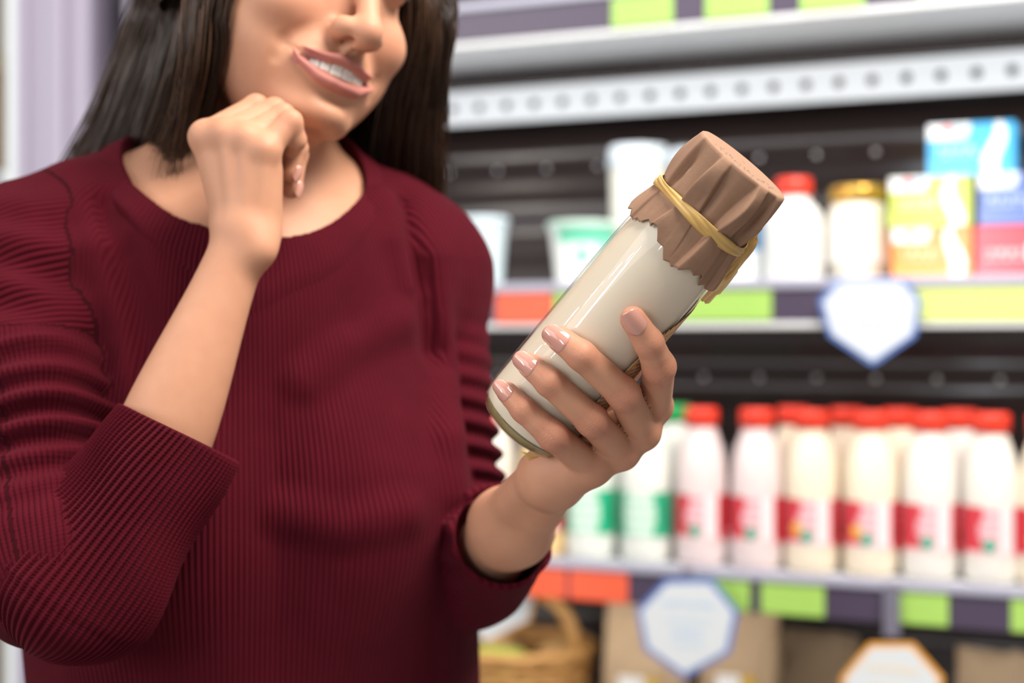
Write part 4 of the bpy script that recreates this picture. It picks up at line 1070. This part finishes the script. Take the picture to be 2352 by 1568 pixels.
v, f = lathe([(.0005, .004), (BRr * .8, .004)], 32); mk('bottom', v, f, M['wicker'], t)
hz = height(1230, 1328, .16) - DKZ - rimz
a = np.linspace(0, PI, 40); v, f = tube(np.stack([(BRr * .86) * np.cos(a), 0 * a, rimz - .02 + hz * np.sin(a) ** .8], 1), .0125, 10); mk('handle', v, f, M['wicker'], t)
g = tag(shelf_obj('green_pouch', bs - .02, .105, DKZ + .15), 'lime-green pouch lying in the wicker basket', 'pouch')
v, f = box((0, 0, .05), (.12, .07, .09), .03, 5); mk('pouch', v, f, mat('lime_film', (.45, .62, .10), .35), g)
for k, (dx, dy, c_) in enumerate(((.07, .03, (.62, .36, .14)), (-.085, .02, (.70, .42, .18)))):
    g = tag(shelf_obj('bread_roll', bs + dx * .8, .19 + dy, DKZ + .16), ('brown roll lying in the basket on the side of the paper bags', 'brown roll lying in the basket on her side')[k], 'roll', 'rolls in the basket')
    bmv = bmesh.new(); bmesh.ops.create_icosphere(bmv, subdivisions=3, radius=1); v = np.array([tuple(x.co) for x in bmv.verts]); f = [tuple(x.index for x in q.verts) for q in bmv.faces]; bmv.free()
    v = v * np.array([.05, .045, .04]) * (1 + .05 * np.sin(v[:, 0:1] * 7) * np.cos(v[:, 1:2] * 5)) + np.array([0, 0, .045]); mk('roll', v, f, mat('roll_crust', c_, .6), g)
M['bag'] = mat('brown_paper_bag', (.46, .32, .19), .75)
def paper_bag(px, wpx, top, off, label, rz=0, lab=True, dk=1.0, lc=(.86, .84, .80)):
    w_ = wpx * mm(px, off); H = height(px, top, off) - DKZ; d_ = .09; n = 60; V = []
    rs = np.random.default_rng(int(px))
    for k in range(24):
        v_ = k / 23; pin = 1 - .82 * max(0, (v_ - .55) / .45) ** 1.5
        for i in range(n):
            a = 2 * PI * i / n; x = np.sign(math.cos(a)) * abs(math.cos(a)) ** .45 * w_ / 2; y = np.sign(math.sin(a)) * abs(math.sin(a)) ** .45 * d_ / 2 * pin
            cr = .004 * math.sin(a * 5 + v_ * 14) * math.sin(v_ * 9) + .003 * math.sin(a * 9 - v_ * 21)
            zt = .006 * abs(((i * 1.0) % 2) - 1) + .006 * math.sin(x * 80) if k == 23 else 0
            V.append((x * (1 + cr * 5), y + d_ / 2 + cr, v_ * H + zt))
    t = tag(shelf_obj('paper_bag', along(px, off), off, DKZ + .001, rz), label, 'paper bag', 'paper bags on the bottom deck')
    F = [tuple(q) for q in grid_faces(n, 24, True)] + [tuple(range(23 * n, 24 * n)), tuple(range(n - 1, -1, -1))]
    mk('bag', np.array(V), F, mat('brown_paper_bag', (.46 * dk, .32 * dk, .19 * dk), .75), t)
    if lab:
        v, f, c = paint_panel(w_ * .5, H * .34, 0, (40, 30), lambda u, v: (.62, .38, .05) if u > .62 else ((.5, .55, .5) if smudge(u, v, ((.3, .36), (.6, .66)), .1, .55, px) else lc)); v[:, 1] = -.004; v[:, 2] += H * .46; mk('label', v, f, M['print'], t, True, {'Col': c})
    return t
paper_bag(1470, 200, 1385, .12, 'tan paper bag with white and mustard label beside the basket')
paper_bag(1690, 180, 1372, .16, 'tan paper bag mostly behind the blue-edged sign', .1)
paper_bag(1862, 200, 1472, .27, 'low brown paper bag right of the sign, shade painted into its colour', 0, True, .55, (.5, .42, .32))  # paper and label colours darkened to paint in the shade
paper_bag(2290, 190, 1520, .16, 'low greyish bag at the right end of the bottom deck', 0, False, .8)
# --- the lilac frame, post and far jars at the left
def at_left(px, Z): return (px - 1176) / FPX * Z
ZL = 2.75
xs = [at_left(p_, ZL) for p_ in (38, 62, 66, 102, 108, 146, 150, 196, 214)]; ys = [0, 0, .016, .016, .002, .002, .02, .02, .0]
prf = [(x, ZL + y) for x, y in zip(xs, ys)]; n_ = len(prf)
V = [(x, y, z) for z in (0, 2.6) for x, y in prf] + [(xs[-1], ZL + .3, 0), (xs[0], ZL + .3, 0), (xs[-1], ZL + .3, 2.6), (xs[0], ZL + .3, 2.6)]
F = [(i, i + 1, i + 1 + n_, i + n_) for i in range(n_ - 1)] + [(n_ - 1, 2 * n_, 2 * n_ + 2, 2 * n_ - 1), (2 * n_ + 1, 0, n_, 2 * n_ + 3)]
o = mk('trim_1', V, F, M['lilac'], None, False); o['kind'] = 'structure'
v, f = box(((at_left(9, ZL) + at_left(36, ZL)) / 2, ZL + .04, 1.3), (at_left(36, ZL) - at_left(9, ZL), .06, 2.6), .004); o = mk('trim_2', v, f, M['whitepost'], None, False); o['kind'] = 'structure'
v, f = box(((at_left(284, ZL) + at_left(420, ZL)) / 2, ZL + .15, 1.3), (at_left(420, ZL) - at_left(284, ZL), .3, 2.6), .006); o = mk('trim_3', v, f, M['lilac'], None, False); o['kind'] = 'structure'
v, f = box((-1.1, ZL + .62, 1.3), (1.6, .04, 2.6)); o = mk('wall_left', v, f, mat('pale_tan_wall', (.40, .36, .30), .6), None, False); o['kind'] = 'structure'
ZJ = ZL + .35
for nm, px, py0, py1, wpx, bc, lc, lb in (('far_jar', 255, 125, 330, 62, (.66, .72, .60), (.86, .86, .80), 'pale green jar with white lid seen in the gap beside her hair'), ('far_jar', 255, -70, 28, 62, (.72, .52, .22), (.8, .7, .4), 'yellow jar on the shelf above the pale green jar'), ('far_jar', -4, 120, 400, 40, (.45, .30, .16), (.6, .5, .3), 'brown jar at the far left edge beside the white post')):
    x = at_left(px, ZJ); z0 = CAMZ + (784 - py1) / FPX * ZJ; z1 = CAMZ + (784 - py0) / FPX * ZJ; r = wpx / 2 / FPX * ZJ; H = z1 - z0
    t = tag(empty(nm, (x, ZJ, z0)), lb, 'jar', 'far jars at the left')
    lathe_part('jar', [(.0005, 0), (r * .94, 0), (r, .005), (r, H * .74), (r * .85, H * .82), (r * .78, H * .85)], mat('far_jar_glass', bc, .25), t)
    lathe_part('lid', [(r * .84, H * .84), (r * .86, H * .85), (r * .86, H * .99), (.0005, H)], mat('far_jar_lid', lc, .3), t)
    v, f = box((x, ZJ + .05, z0 - .012), (.22, .22, .022)); 
    sh_ = tag(mk('wall_shelf', v, f, M['whitepost'], None, False), {255: 'small far white shelf under the pale green jar' if py1 == 330 else 'small far white shelf under the yellow jar', -4: 'small far white shelf under the brown jar'}[px], 'shelf', 'far shelves at the left')
